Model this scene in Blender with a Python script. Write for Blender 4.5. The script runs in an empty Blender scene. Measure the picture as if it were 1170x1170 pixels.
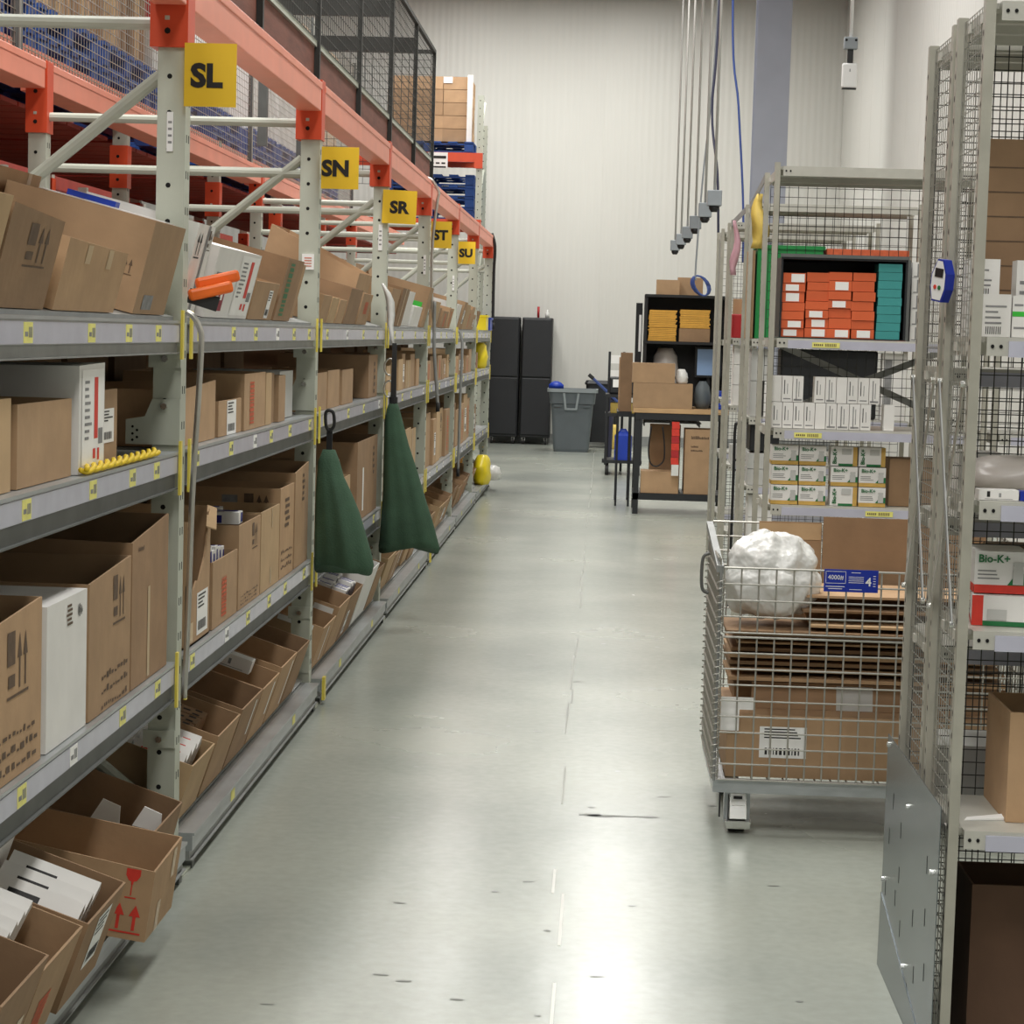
import bpy, bmesh, math, random
from mathutils import Matrix, Vector, Euler
random.seed(7)
sc = bpy.context.scene
C = sc.collection
R = math.radians

# ---------------------------------------------------------------- camera
cam = bpy.data.cameras.new('camera'); cam_o = bpy.data.objects.new('camera', cam); C.objects.link(cam_o)
sc.camera = cam_o
cam.sensor_width = 36; cam.lens = 2500.0 / 1170 * 36; cam.clip_end = 200; cam.clip_start = .05
def set_cam(h, yaw, pitch, roll):
    cy, sy, cp, sp = math.cos(yaw), math.sin(yaw), math.cos(pitch), math.sin(pitch)
    f = Vector((sy*cp, cy*cp, -sp)); rt = Vector((cy, -sy, 0)); d = f.cross(rt)
    cr, sr = math.cos(roll), math.sin(roll)
    r2 = rt*cr + d*sr; d2 = -rt*sr + d*cr
    m = Matrix(((r2.x, -d2.x, -f.x, 0), (r2.y, -d2.y, -f.y, 0), (r2.z, -d2.z, -f.z, h), (0, 0, 0, 1)))
    cam_o.matrix_world = m
set_cam(1.6, R(-2.31334), R(4.66152), R(-1.65110))

# ---------------------------------------------------------------- world and lamps
w = bpy.data.worlds.new('world'); sc.world = w; w.use_nodes = True
bg = w.node_tree.nodes['Background']; bg.inputs[0].default_value = (.97, 1, .97, 1); bg.inputs[1].default_value = .085
def area(x, y, z, sx, sy, power, col=(1, .985, .95)):
    l = bpy.data.lights.new('high_bay_light', 'AREA'); l.shape = 'RECTANGLE'; l.size = sx; l.size_y = sy; l.energy = power; l.color = col
    o = bpy.data.objects.new('high_bay_light', l); C.objects.link(o); o.location = (x, y, z)
for x in (-2.2, .25):
    for y in (-6, 1, 8, 15, 22, 28.8):
        area(x, y, 6.5, 1.0, 3.0, 185 if y > -2 else 75)
vs = sc.view_settings
vs.view_transform = 'Standard'; vs.look = 'None'; vs.gamma = 1; vs.use_curve_mapping = False; vs.exposure = 0.0

# ---------------------------------------------------------------- materials
MT = {}
def srgb(r, g, b):
    def c(v):
        v /= 255; return v/12.92 if v <= .04045 else ((v+.055)/1.055)**2.4
    return (c(r), c(g), c(b), 1)
def mat(name, rgb, rough=.6, metal=0, var=.12, scale=6, bump=0, bscale=60, rnd=0, stretch=(1, 1, 1), trans=0, spec=.5, alpha=1):
    m = bpy.data.materials.new(name); m.use_nodes = True
    n = m.node_tree.nodes; l = m.node_tree.links; b = n['Principled BSDF']
    b.inputs['Roughness'].default_value = rough; b.inputs['Metallic'].default_value = metal
    b.inputs['Specular IOR Level'].default_value = spec
    if trans: b.inputs['Transmission Weight'].default_value = trans
    if alpha < 1: b.inputs['Alpha'].default_value = alpha
    tc = n.new('ShaderNodeTexCoord'); mp = n.new('ShaderNodeMapping'); mp.inputs['Scale'].default_value = stretch
    l.new(tc.outputs['Object'], mp.inputs[0])
    nz = n.new('ShaderNodeTexNoise'); nz.inputs['Scale'].default_value = scale; nz.inputs['Detail'].default_value = 5
    l.new(mp.outputs[0], nz.inputs[0])
    ma = n.new('ShaderNodeMapRange'); ma.inputs[1].default_value = .3; ma.inputs[2].default_value = .7
    ma.inputs[3].default_value = 1-var; ma.inputs[4].default_value = 1+var
    l.new(nz.outputs[0], ma.inputs[0])
    val = ma.outputs[0]
    if rnd:
        oi = n.new('ShaderNodeObjectInfo'); mr = n.new('ShaderNodeMapRange'); mr.inputs[3].default_value = 1-rnd; mr.inputs[4].default_value = 1+rnd
        l.new(oi.outputs['Random'], mr.inputs[0])
        mu = n.new('ShaderNodeMath'); mu.operation = 'MULTIPLY'; l.new(val, mu.inputs[0]); l.new(mr.outputs[0], mu.inputs[1]); val = mu.outputs[0]
    vm = n.new('ShaderNodeVectorMath'); vm.operation = 'SCALE'; vm.inputs[0].default_value = srgb(*rgb)[:3]
    l.new(val, vm.inputs['Scale']); l.new(vm.outputs[0], b.inputs['Base Color'])
    if bump:
        bn = n.new('ShaderNodeTexNoise'); bn.inputs['Scale'].default_value = bscale; bn.inputs['Detail'].default_value = 3
        l.new(mp.outputs[0], bn.inputs[0])
        bp = n.new('ShaderNodeBump'); bp.inputs['Strength'].default_value = bump; bp.inputs['Distance'].default_value = .01
        l.new(bn.outputs[0], bp.inputs['Height']); l.new(bp.outputs[0], b.inputs['Normal'])
    MT[name] = m
    return m
mat('card', (176, 144, 110), .8, 0, .08, 9, .08, 40, .14)
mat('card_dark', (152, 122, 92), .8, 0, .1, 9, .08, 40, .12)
mat('card_pale', (190, 160, 122), .8, 0, .07, 9, .08, 40, .1)
mat('tape', (196, 170, 130), .35, 0, .08, 9)
mat('white_card', (232, 230, 226), .6, 0, .04, 9, 0, 40, .03)
mat('grey_card', (190, 190, 186), .7, 0, .05, 9, 0, 40, .05)
mat('paper', (244, 243, 240), .6, 0, .03, 12)
mat('ink', (30, 27, 26), .6, 0, .1, 20)
mat('ink_soft', (96, 76, 58), .7, 0, .2, 40)
mat('grey_ink', (135, 135, 135), .7, 0, .2, 40)
mat('red_print', (214, 58, 44), .6, 0, .1, 30)
mat('red_soft', (196, 92, 56), .7, 0, .15, 40)
mat('maroon', (140, 26, 48), .6, 0, .1, 30)
mat('blue_print', (42, 44, 130), .5, 0, .1, 30)
mat('green_print', (30, 110, 60), .5, 0, .1, 30)
mat('green_bright', (60, 190, 60), .5, 0, .1, 30)
mat('tan_print', (200, 162, 84), .5, 0, .1, 30)
mat('rack_grey', (186, 190, 176), .45, .0, .06, 7, .03, 90)
mat('hole', (14, 13, 12), .9, 0, .05)
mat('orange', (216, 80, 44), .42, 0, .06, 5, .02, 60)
mat('orange_sheen', (244, 150, 124), .38, 0, .06, 5, .02, 60)  # beam orange paled: grazing sheen put into the base colour
mat('orange_dark', (150, 44, 28), .6, 0, .15, 5)
mat('galv', (178, 182, 184), .34, .55, .12, 10, .03, 80, stretch=(1, .6, 4))
mat('shelf_metal', (196, 194, 184), .4, .2, .08, 12, .03, 80)
mat('card_shaded', (98, 72, 54), .8, 0, .1, 9, .08, 40)  # cardboard darkened to stand for the shade under the low shelf
mat('post_metal', (176, 173, 160), .45, .25, .1, 12, .03, 80)
mat('conduit', (190, 190, 186), .4, .3, .06, 10)
mat('sheet_metal', (112, 120, 124), .26, .9, .12, 4, .03, 50, stretch=(1, 1, .4))
mat('galv_dull', (150, 152, 150), .5, .4, .12, 10, .03, 80)
mat('galv_dark', (104, 106, 104), .55, .35, .12, 10)
mat('label_strip', (190, 190, 204), .2, 0, .05, 14)
mat('tag_yellow', (236, 230, 130), .5, 0, .08, 30)
mat('clip_yellow', (236, 216, 90), .4, 0, .05, 10)
mat('sign_yellow', (244, 202, 44), .5, 0, .04, 4)
mat('steel', (196, 194, 186), .3, .8, .08, 10)
mat('chrome', (220, 220, 215), .2, .9, .05, 10)
mat('canvas', (60, 88, 68), .85, 0, .16, 9, .25, 140)
mat('black', (22, 22, 24), .5, 0, .1, 10)
mat('black_plastic', (33, 35, 38), .45, 0, .08, 8, .04, 60)
mat('dark_metal', (44, 44, 44), .5, .3, .1, 10)
mat('mesh_dark', (58, 58, 55), .5, .4, .1, 10)
mat('wire', (176, 174, 166), .35, .6, .08, 10)
mat('brown_board', (122, 74, 60), .7, 0, .2, 8, .1, 40, stretch=(4, .6, 4))
mat('pallet_blue', (30, 72, 140), .7, 0, .22, 6, .12, 50, .1)
mat('orange_tool', (244, 112, 30), .4, 0, .05, 10)
mat('rope', (232, 200, 40), .6, 0, .1, 40)
mat('bin_grey', (96, 104, 108), .5, 0, .06, 6, .03, 50)
mat('bin_rim', (140, 148, 150), .5, 0, .06, 6)
mat('bin_green', (24, 128, 62), .45, 0, .08, 8)
mat('teal_card', (60, 150, 148), .6, 0, .06, 9, 0, 40, .06)
mat('orange_card', (216, 98, 52), .6, 0, .06, 9, 0, 40, .07)
mat('red_plastic', (176, 36, 40), .45, 0, .08, 8)
mat('blue_plastic', (26, 60, 168), .4, 0, .08, 8)
mat('blue_sign', (30, 52, 160), .35, 0, .05, 8)
mat('yellow_plastic', (244, 220, 30), .4, 0, .06, 8)
mat('envelope', (224, 168, 70), .65, 0, .07, 16, 0, 40, .06)
mat('plastic_film', (222, 222, 218), .3, 0, .05, 8, .35, 30)
mat('film_dull', (196, 188, 180), .35, 0, .08, 8, .4, 12)
mat('column', (160, 164, 176), .55, 0, .04, 3)
mat('box_grey', (140, 146, 150), .5, .2, .06, 10)
mat('cord_blue', (56, 78, 140), .5, 0, .05, 10)
mat('cord_dark', (50, 52, 74), .5, 0, .05, 10)
mat('plastic_white', (236, 236, 234), .35, 0, .02, 6)
mat('purple', (90, 50, 130), .5, 0, .1, 10)
mat('pink_tape', (206, 160, 170), .5, 0, .1, 10)
mat('tag_tape', (226, 196, 100), .5, 0, .12, 14)
mat('rubber', (36, 36, 36), .7, 0, .08, 10)
mat('wood', (196, 160, 116), .6, 0, .12, 6, .05, 30, stretch=(1, 6, 6))
mat('stain', (110, 112, 106), .4, 0, .25, 12)
mat('joint', (150, 152, 144), .5, 0, .2, 3, stretch=(1, .3, 1))
mat('joint_light', (214, 214, 206), .4, 0, .15, 3, stretch=(1, .3, 1))
mat('screen', (150, 180, 220), .3, 0, .03, 4)

# floor: glossy grey epoxy with cloudy wear
def floor_mat():
    m = bpy.data.materials.new('floor_epoxy'); m.use_nodes = True
    n = m.node_tree.nodes; l = m.node_tree.links; b = n['Principled BSDF']
    tc = n.new('ShaderNodeTexCoord')
    def noise(s, d, st=(1, 1, 1)):
        mp = n.new('ShaderNodeMapping'); mp.inputs['Scale'].default_value = st; l.new(tc.outputs['Object'], mp.inputs[0])
        z = n.new('ShaderNodeTexNoise'); z.inputs['Scale'].default_value = s; z.inputs['Detail'].default_value = d; l.new(mp.outputs[0], z.inputs[0]); return z
    a = noise(.8, 6); c = noise(26, 4)
    r = n.new('ShaderNodeValToRGB'); r.color_ramp.elements[0].position = .3; r.color_ramp.elements[1].position = .75
    r.color_ramp.elements[0].color = srgb(158, 164, 156); r.color_ramp.elements[1].color = srgb(182, 186, 174)
    l.new(a.outputs[0], r.inputs[0])
    mx = n.new('ShaderNodeMix'); mx.data_type = 'RGBA'; mx.blend_type = 'MULTIPLY'; mx.inputs[0].default_value = .22
    l.new(r.outputs[0], mx.inputs[6]); l.new(c.outputs[0], mx.inputs[7]); l.new(mx.outputs[2], b.inputs['Base Color'])
    rr = n.new('ShaderNodeMapRange'); rr.inputs[3].default_value = .18; rr.inputs[4].default_value = .33; l.new(a.outputs[0], rr.inputs[0]); l.new(rr.outputs[0], b.inputs['Roughness'])
    d = noise(5, 4, (1, .5, 1)); bp = n.new('ShaderNodeBump'); bp.inputs['Strength'].default_value = .16; bp.inputs['Distance'].default_value = .012
    l.new(d.outputs[0], bp.inputs['Height']); l.new(bp.outputs[0], b.inputs['Normal'])
    MT['floor'] = m
floor_mat()
# wall panel: off-white ribbed liner
def wall_mat(name, axis):
    m = bpy.data.materials.new(name); m.use_nodes = True
    n = m.node_tree.nodes; l = m.node_tree.links; b = n['Principled BSDF']
    tc = n.new('ShaderNodeTexCoord')
    wv = n.new('ShaderNodeTexWave'); wv.bands_direction = axis; wv.inputs['Scale'].default_value = 3.2; wv.inputs['Distortion'].default_value = 0
    l.new(tc.outputs['Object'], wv.inputs[0])
    nz = n.new('ShaderNodeTexNoise'); nz.inputs['Scale'].default_value = .7; nz.inputs['Detail'].default_value = 4; l.new(tc.outputs['Object'], nz.inputs[0])
    r = n.new('ShaderNodeValToRGB'); r.color_ramp.elements[0].color = srgb(206, 205, 198); r.color_ramp.elements[1].color = srgb(218, 217, 210)
    l.new(nz.outputs[0], r.inputs[0]); l.new(r.outputs[0], b.inputs['Base Color']); b.inputs['Roughness'].default_value = .5
    bp = n.new('ShaderNodeBump'); bp.inputs['Strength'].default_value = .25; bp.inputs['Distance'].default_value = .01
    l.new(wv.outputs[0], bp.inputs['Height']); l.new(bp.outputs[0], b.inputs['Normal'])
    MT[name] = m
wall_mat('wall_x', 'X'); wall_mat('wall_y', 'Y')

# ---------------------------------------------------------------- mesh helpers
class MB:
    def __init__(s): s.v = []; s.f = []; s.m = []
    def poly(s, pts, mi=0):
        k = len(s.v); s.v += [tuple(p) for p in pts]; s.f.append(tuple(range(k, k+len(pts)))); s.m.append(mi); return s
    def box(s, a, b, mi=0, M=None):
        x0, y0, z0 = a; x1, y1, z1 = b
        P = [(x0, y0, z0), (x1, y0, z0), (x1, y1, z0), (x0, y1, z0), (x0, y0, z1), (x1, y0, z1), (x1, y1, z1), (x0, y1, z1)]
        return s.hexa(P, mi, M)
    def hexa(s, P, mi=0, M=None):
        if M is not None: P = [M @ Vector(p) for p in P]
        k = len(s.v); s.v += [tuple(p) for p in P]
        for q in ((0, 3, 2, 1), (4, 5, 6, 7), (0, 1, 5, 4), (1, 2, 6, 5), (2, 3, 7, 6), (3, 0, 4, 7)):
            s.f.append(tuple(k+i for i in q)); s.m.append(mi)
        return s
    def tube(s, p, q, r, n=8, mi=0, r2=None, cap=True):
        p = Vector(p); q = Vector(q); d = (q-p)
        if d.length < 1e-9: return s
        d.normalize(); u = d.orthogonal().normalized(); w_ = d.cross(u); r2 = r if r2 is None else r2
        k = len(s.v)
        for c, rr in ((p, r), (q, r2)):
            for i in range(n):
                a = 2*math.pi*i/n; s.v.append(tuple(c+u*math.cos(a)*rr+w_*math.sin(a)*rr))
        for i in range(n):
            j = (i+1) % n; s.f.append((k+i, k+j, k+n+j, k+n+i)); s.m.append(mi)
        if cap:
            s.f.append(tuple(k+i for i in reversed(range(n)))); s.m.append(mi)
            s.f.append(tuple(k+n+i for i in range(n))); s.m.append(mi)
        return s
    def path(s, pts, r, n=8, mi=0):
        pts = [Vector(p) for p in pts]; k = len(s.v); m = len(pts); u = None
        for i, p in enumerate(pts):
            d = (pts[min(i+1, m-1)]-pts[max(i-1, 0)]).normalized()
            if u is None: u = d.orthogonal().normalized()
            u = (u-d*u.dot(d)); u = u.normalized() if u.length > 1e-6 else d.orthogonal().normalized()
            w_ = d.cross(u); rr = r[i] if isinstance(r, (list, tuple)) else r
            for j in range(n):
                a = 2*math.pi*j/n; s.v.append(tuple(p+u*math.cos(a)*rr+w_*math.sin(a)*rr))
        for i in range(m-1):
            for j in range(n):
                j2 = (j+1) % n; s.f.append((k+i*n+j, k+i*n+j2, k+(i+1)*n+j2, k+(i+1)*n+j)); s.m.append(mi)
        s.f.append(tuple(k+j for j in reversed(range(n)))); s.m.append(mi)
        s.f.append(tuple(k+(m-1)*n+j for j in range(n))); s.m.append(mi)
        return s
    def rings(s, R_, mi=0, cap=(True, True)):
        k = len(s.v); n = len(R_[0])
        for r in R_: s.v += [tuple(p) for p in r]
        for i in range(len(R_)-1):
            for j in range(n):
                j2 = (j+1) % n; s.f.append((k+i*n+j, k+i*n+j2, k+(i+1)*n+j2, k+(i+1)*n+j)); s.m.append(mi)
        if cap[0]: s.f.append(tuple(k+j for j in reversed(range(n)))); s.m.append(mi)
        if cap[1]: s.f.append(tuple(k+(len(R_)-1)*n+j for j in range(n))); s.m.append(mi)
        return s
    def mesh(s, name):
        me = bpy.data.meshes.new(name); me.from_pydata(s.v, [], s.f)
        me.polygons.foreach_set('material_index', s.m); me.update(); return me
def obj(name, mb, mats, parent=None, loc=(0, 0, 0), rot=(0, 0, 0), smooth=False, bevel=0):
    me = mb.mesh(name) if isinstance(mb, MB) else mb
    if not len(me.materials):
        for m in ([mats] if isinstance(mats, str) else mats): me.materials.append(MT[m])
    if smooth: me.polygons.foreach_set('use_smooth', [True]*len(me.polygons))
    o = bpy.data.objects.new(name, me); C.objects.link(o); o.location = loc; o.rotation_euler = rot
    if parent is not None: o.parent = parent
    if bevel:
        b = o.modifiers.new('bevel', 'BEVEL'); b.width = bevel; b.segments = 2; b.limit_method = 'ANGLE'
    return o
def tag(o, label, cat, group=None, kind=None):
    if label: o['label'] = label
    if cat: o['category'] = cat
    if group: o['group'] = group
    if kind: o['kind'] = kind
    return o
def thing(name, label, cat, loc=(0, 0, 0), rot=(0, 0, 0), group=None):
    o = bpy.data.objects.new(name, None); C.objects.link(o); o.location = loc; o.rotation_euler = rot; o.empty_display_size = .05
    return tag(o, label, cat, group)
def copy_tree(o, parent=None):
    c = o.copy(); C.objects.link(c); c.parent = parent
    for ch in list(o.children): copy_tree(ch, c)
    return c
def struct(name, mb, mats, parent=None, **k):
    o = obj(name, mb, mats, parent, **k)
    if parent is None: o['kind'] = 'structure'
    return o
ORD = ['lowest', 'second', 'third', 'fourth', 'fifth', 'sixth', 'seventh', 'eighth', 'ninth', 'tenth', 'eleventh', 'twelfth']
_tc = {}
def text_mesh(s, size, bold=0, ext=.0008):
    key = (s, size, bold)
    cu = bpy.data.curves.new('lettering', 'FONT'); cu.body = s; cu.size = size; cu.offset = bold; cu.extrude = ext; cu.align_x = 'CENTER'; cu.align_y = 'CENTER'; cu.resolution_u = 3
    o = bpy.data.objects.new('tmp_text', cu); C.objects.link(o)
    dg = bpy.context.evaluated_depsgraph_get(); dg.update()
    me = bpy.data.meshes.new_from_object(o.evaluated_get(dg))
    bpy.data.objects.remove(o); bpy.data.curves.remove(cu)
    me.materials.clear()
    return me
def lettering(s, size, matname, parent, loc, rot=(R(90), 0, 0), bold=0, sx=1):
    me = text_mesh(s, size, bold)
    o = obj('lettering', me, matname, parent, loc, rot); o.scale = (sx, 1, 1); return o
# ---------------------------------------------------------------- the setting
struct('floor', MB().box((-14, -8, -.1), (3.4, 32.45, 0)), 'floor')
wb = struct('wall_back', MB().box((-14, 32.343, 0), (3.4, 32.55, 9)), 'wall_x')
pm = MB().box((.003, 0, .02), (1.147, .003, 9)).mesh('wall_panel')
for i in range(12):
    obj('wall_panel', pm, 'wall_x', wb, (3.33-1.15*(i+1), 32.34, 0))
wr = struct('wall_right', MB().box((3.343, -8, 0), (3.55, 32.4, 9)), 'wall_y')
pm2 = MB().box((0, .003, .02), (.003, 1.147, 9)).mesh('wall_panel')
for i in range(30):
    obj('wall_panel', pm2, 'wall_y', wr, (3.34, 32.34-1.15*(i+1), 0))
bt = MB().box((-14, 32.30, 0), (3.34, 32.338, .14))
struct('baseboard_back', bt, 'galv_dull')
# floor joint and stain
jm = MB(); y = 3.0; random.seed(3)
while y < 31:
    d = random.uniform(.25, .8); x = -.105+random.uniform(-.008, .008)+(.03 if y < 6 else 0)
    if random.random() < .85: jm.box((x-.004, y, 0), (x+.004, y+d, .0008), 1 if y < 6.4 else 0)
    y += d
struct('trim_1', jm, ['joint', 'joint_light'])
sm = MB()
def blob(mb, cx, cy, rx, ry, n=14, z=.0011, mi=0):
    pts = []
    for i in range(n):
        a = 2*math.pi*i/n; q = random.uniform(.6, 1.1); pts.append((cx+rx*q*math.cos(a), cy+ry*q*math.sin(a), z))
    mb.poly(pts, mi)
blob(sm, .0, 7.235, .04, .03); blob(sm, .1, 7.23, .06, .012); blob(sm, .19, 7.23, .04, .016); blob(sm, .04, 7.22, .05, .018)
tag(obj('floor_stain', sm, 'stain'), 'dark scuffed stain on the grey epoxy floor of the aisle', 'stain')
sc_m = MB(); random.seed(11)
for i in range(40):
    blob(sc_m, random.uniform(-.9, .6), random.uniform(4.6, 12), random.uniform(.006, .03), random.uniform(.004, .01), 7)
o = tag(obj('floor_scuffs', sc_m, 'stain'), 'small dark scuff marks scattered over the aisle floor', 'scuffs', kind='stuff')

# ---------------------------------------------------------------- rack run on the left of the aisle
YN2 = [6.20, 9.10, 11.95, 14.80, 17.60, 20.35, 22.90, 25.7, 28.4]
YN = [3.35, 6.20, 9.10, 11.95, 14.80, 17.60, 20.35, 22.90]      # frame positions
SIGN = ['', 'SL', 'SN', 'SR', 'ST', 'SU', '', '']
ZA, ZB, ZC, ZD = 1.605, 1.235, .63, .108
XP0, XP1 = -1.285, -1.205     # front posts
XR0, XR1 = -2.425, -2.35      # rear posts
BAYTXT = ['before the SL sign', 'between SL and SN signs', 'between SN and SR signs', 'between SR and ST signs',
          'between ST and SU signs', 'just past the SU sign', 'at the far rack end', 'beyond the rack run end', 'nearest the back wall']
def post(name, parent, x0, x1, y, z0, z1, holes=True, side=True):
    m = MB(); t = .006
    m.box((x0, y, z0), (x1, y+t, z1))                      # web facing the camera end
    m.box((x1-t, y+t, z0), (x1, y+.075, z1)); m.box((x0, y+t, z0), (x0+t, y+.075, z1))
    m.box((x1-.022, y+.069, z0), (x1-t, y+.075, z1)); m.box((x0+t, y+.069, z0), (x0+.022, y+.075, z1))
    o = obj(name, m, 'rack_grey', parent)
    h = MB(); zz = z0+.06; xc = (x0+x1)/2-.006
    while zz < z1-.03 and holes:
        pts = [(xc+.0075*math.cos(a*math.pi/4), y-.0008, zz+.0075*math.sin(a*math.pi/4)) for a in range(8)]
        h.poly(pts)
        for yy in (.022, .052):
            h.box((x1, y+yy-.003, zz+.02), (x1+.0008, y+yy+.003, zz+.042))
        zz += .1016
    if h.v: obj('post_holes', h, 'hole', o)['kind'] = 'stuff'
    return o
cap_m = None
def cap(parent, x0, x1, y, z0, z1, big=True):
    m = MB().box((x0, y-.012, z0), (x1, y+.09, z1))
    for zz in (z0+.045, z0+.17):
        pts = [((x0+x1)/2-.004+.009*math.cos(a*math.pi/4), y-.013, zz+.009*math.sin(a*math.pi/4)) for a in range(8)]
        m.poly(pts, 1)
    for zz in (z0+.075,):
        m.box(((x0+x1)/2-.012, y-.0135, zz), ((x0+x1)/2+.002, y-.012, zz+.012), 2)
    return obj('beam_connector', m, ['orange', 'hole', 'rack_grey'], parent, bevel=.004)
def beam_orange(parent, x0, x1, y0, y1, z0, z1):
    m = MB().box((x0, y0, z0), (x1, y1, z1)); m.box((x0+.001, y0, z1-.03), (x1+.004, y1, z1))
    return obj('orange_beam', m, 'orange_sheen', parent, bevel=.003)
random.seed(21)
def shelf(parent, y0, y1, z, hb, xf, strip=True, tags=4, zbot=None):
    m = MB()
    zw = z-.058 if hb > .08 else z-.05
    m.box((xf-.05, y0, zw), (xf, y1, z-.004)); m.box((xf-.05, y0, z-.004), (xf+.006, y1, z+.004))
    b = obj('shelf_beam', m, 'galv', parent)
    obj('beam_web', MB().box((xf-.046, y0, z-hb), (xf-.008, y1, zw)).box((xf-.046, y0, z-hb-.004), (xf+.002, y1, z-hb)), 'galv_dark' if hb > .09 else 'galv_dull', b)  # lower band takes a darker steel, standing for its weaker light
    d = obj('shelf_deck', MB().box((XR0+.08, y0, z-.016), (xf-.05, y1, z+.003)), 'galv_dull', parent)
    obj('rear_shelf_beam', MB().box((XR0+.02, y0, z-.10), (XR0+.07, y1, z-.004)), 'galv_dull', parent)
    if not strip:
        for i in range(2):
            yy = y0+(y1-y0)*(.25+.5*i)
            obj('price_tag', MB().box((xf+.0, yy-.035, z-.045), (xf+.0015, yy+.035, z-.012)), 'tag_yellow', b)
    if strip:
        zs = z-.008; ze = z-.056 if hb > .08 else z-.048
        s = obj('label_holder', MB().box((xf, y0+.02, ze), (xf+.004, y1-.02, zs)), 'label_strip', b)
        n = tags; L = y1-y0
        for i in range(n):
            yy = y0+L*(i+.5+random.uniform(-.2, .2))/n
            t = MB().box((xf+.004, yy-.035, ze+.002), (xf+.0052, yy+.035, zs-.002))
            for q in range(6):
                t.box((xf+.0052, yy+.002+q*.005, ze+.014), (xf+.0056, yy+.0045+q*.005, zs-.012), 1)
            t.box((xf+.0052, yy-.028, ze+.016), (xf+.0056, yy-.004, ze+.026), 1)
            obj('price_tag', t, [('tag_yellow' if random.random() < .85 else 'paper'), 'grey_ink'], b)
    return b
def brace(parent, p, q, r=.019):
    return obj('brace', MB().tube(p, q, r, 10), 'rack_grey', parent, smooth=False)
BAYS = []
for n in range(len(YN)-1):
    y = YN[n]; y1 = YN[n+1]
    t = thing('rack_bay', 'grey steel rack bay with orange top beam, '+BAYTXT[n], 'rack', (0, 0, 0))
    BAYS.append(t)
    last = n == len(YN)-2
    for yy in ([y, y1] if last else [y]):
        if yy > 3.5:
            post('front_post', t, XP0, XP1, yy, 0, 2.60); cap(t, XP0-.022, XP1+.006, yy, 2.375, 2.62)
        post('rear_post', t, XR0, XR1, yy, 0, 2.60); cap(t, XR0-.01, XR1+.006, yy, 2.375, 2.67)
        yb = yy+.04
        for z in (2.445, 2.236):
            if z > 2.3 or yy > 8: brace(t, (XP0, yb, z), (XR1, yb, z))
        brace(t, (XP0, yb, 2.30), (XR1, yb, 1.42)); brace(t, (XR1, yb, 1.05), (XP0, yb, .20)); brace(t, (XP0, yb, .15), (XR1, yb, .15))
        fp = MB().box((XP0-.03, yy-.014, 0), (XP1+.03, yy+.11, .008))
        obj('foot_plate', fp, 'rack_grey', t)
        # bolted gusset brackets beside the post under each shelf
        for z, kk in ((ZA, 0), (ZB+.10, 1), (ZC-.12, 0), (.22, 2)):
            g = MB(); x0 = XP0-(.06 if kk == 1 else .012 if kk == 0 else .03)
            if kk == 1: P = [(XP0-.075, yy-.010, z-.08), (XP1, yy-.010, z-.08), (XP1, yy-.010, z+.05), (XP0+.0, yy-.010, z+.05), (XP0-.02, yy-.010, z), (XP0-.075, yy-.010, z-.01)]
            elif kk == 0: P = [(x0, yy-.010, z-.13), (XP1, yy-.010, z-.13), (XP1, yy-.010, z-.08), (x0, yy-.010, z-.08)]
            else: P = [(x0-.02, yy-.010, z-.07), (XP1, yy-.010, z-.07), (XP1, yy-.010, z+.0), (x0+.01, yy-.010, z+.0)]
            g.poly(P); g.poly([(a, b+.009, c) for a, b, c in reversed(P)])
            for i in range(len(P)):
                a, b = P[i], P[(i+1) % len(P)]; g.poly([(a[0], a[1], a[2]), (a[0], a[1]+.009, a[2]), (b[0], b[1]+.009, b[2]), (b[0], b[1], b[2])])
            zc = {0: z-.105, 1: z+.03, 2: z-.03}[kk]
            g.tube(((XP0+XP1)/2-.005, yy-.022, zc), ((XP0+XP1)/2-.005, yy-.009, zc), .010, 6, 1)
            if kk == 1:
                for a, b in ((-.055, -.03), (-.055, -.05), (-.055, -.068), (-.042, -.04), (-.042, -.06)):
                    g.poly([(XP0+a+.004*math.cos(q*math.pi/3), yy-.0108, z+b+.004*math.sin(q*math.pi/3)) for q in range(6)], 2)
            obj('bracket', g, ['rack_grey', 'chrome', 'hole'], t)
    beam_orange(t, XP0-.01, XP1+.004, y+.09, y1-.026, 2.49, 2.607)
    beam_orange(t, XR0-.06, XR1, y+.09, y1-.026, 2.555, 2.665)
    for z, hb, xf in ((ZA, .085, -1.205), (ZB, .10, -1.205), (ZC, .105, -1.205), (ZD, .075, -1.165)):
        shelf(t, y+.08, y1-.026, z, hb, xf, strip=(z != ZD), tags=(6 if n < 2 else 4))
        if z == ZD:
            for q in (y+.13, y1-.07):
                obj('beam_foot', MB().box((xf-.05, q-.02, 0), (xf-.005, q+.02, z-hb)), 'galv_dark', t)
    for z, hb in ((ZA, .085), (ZB, .10), (ZC, .105)):
        for yy in (y+.095, y1-.040):
            obj('safety_clip', MB().box((-1.199, yy-.010, z-hb-.02), (-1.192, yy+.012, z+.034)), 'clip_yellow', t)
    if n in (2, 4):
        obj('safety_clip', MB().box((-1.16, y+.085, .02), (-1.148, y+.13, ZD+.01)), 'clip_yellow', t)

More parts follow.
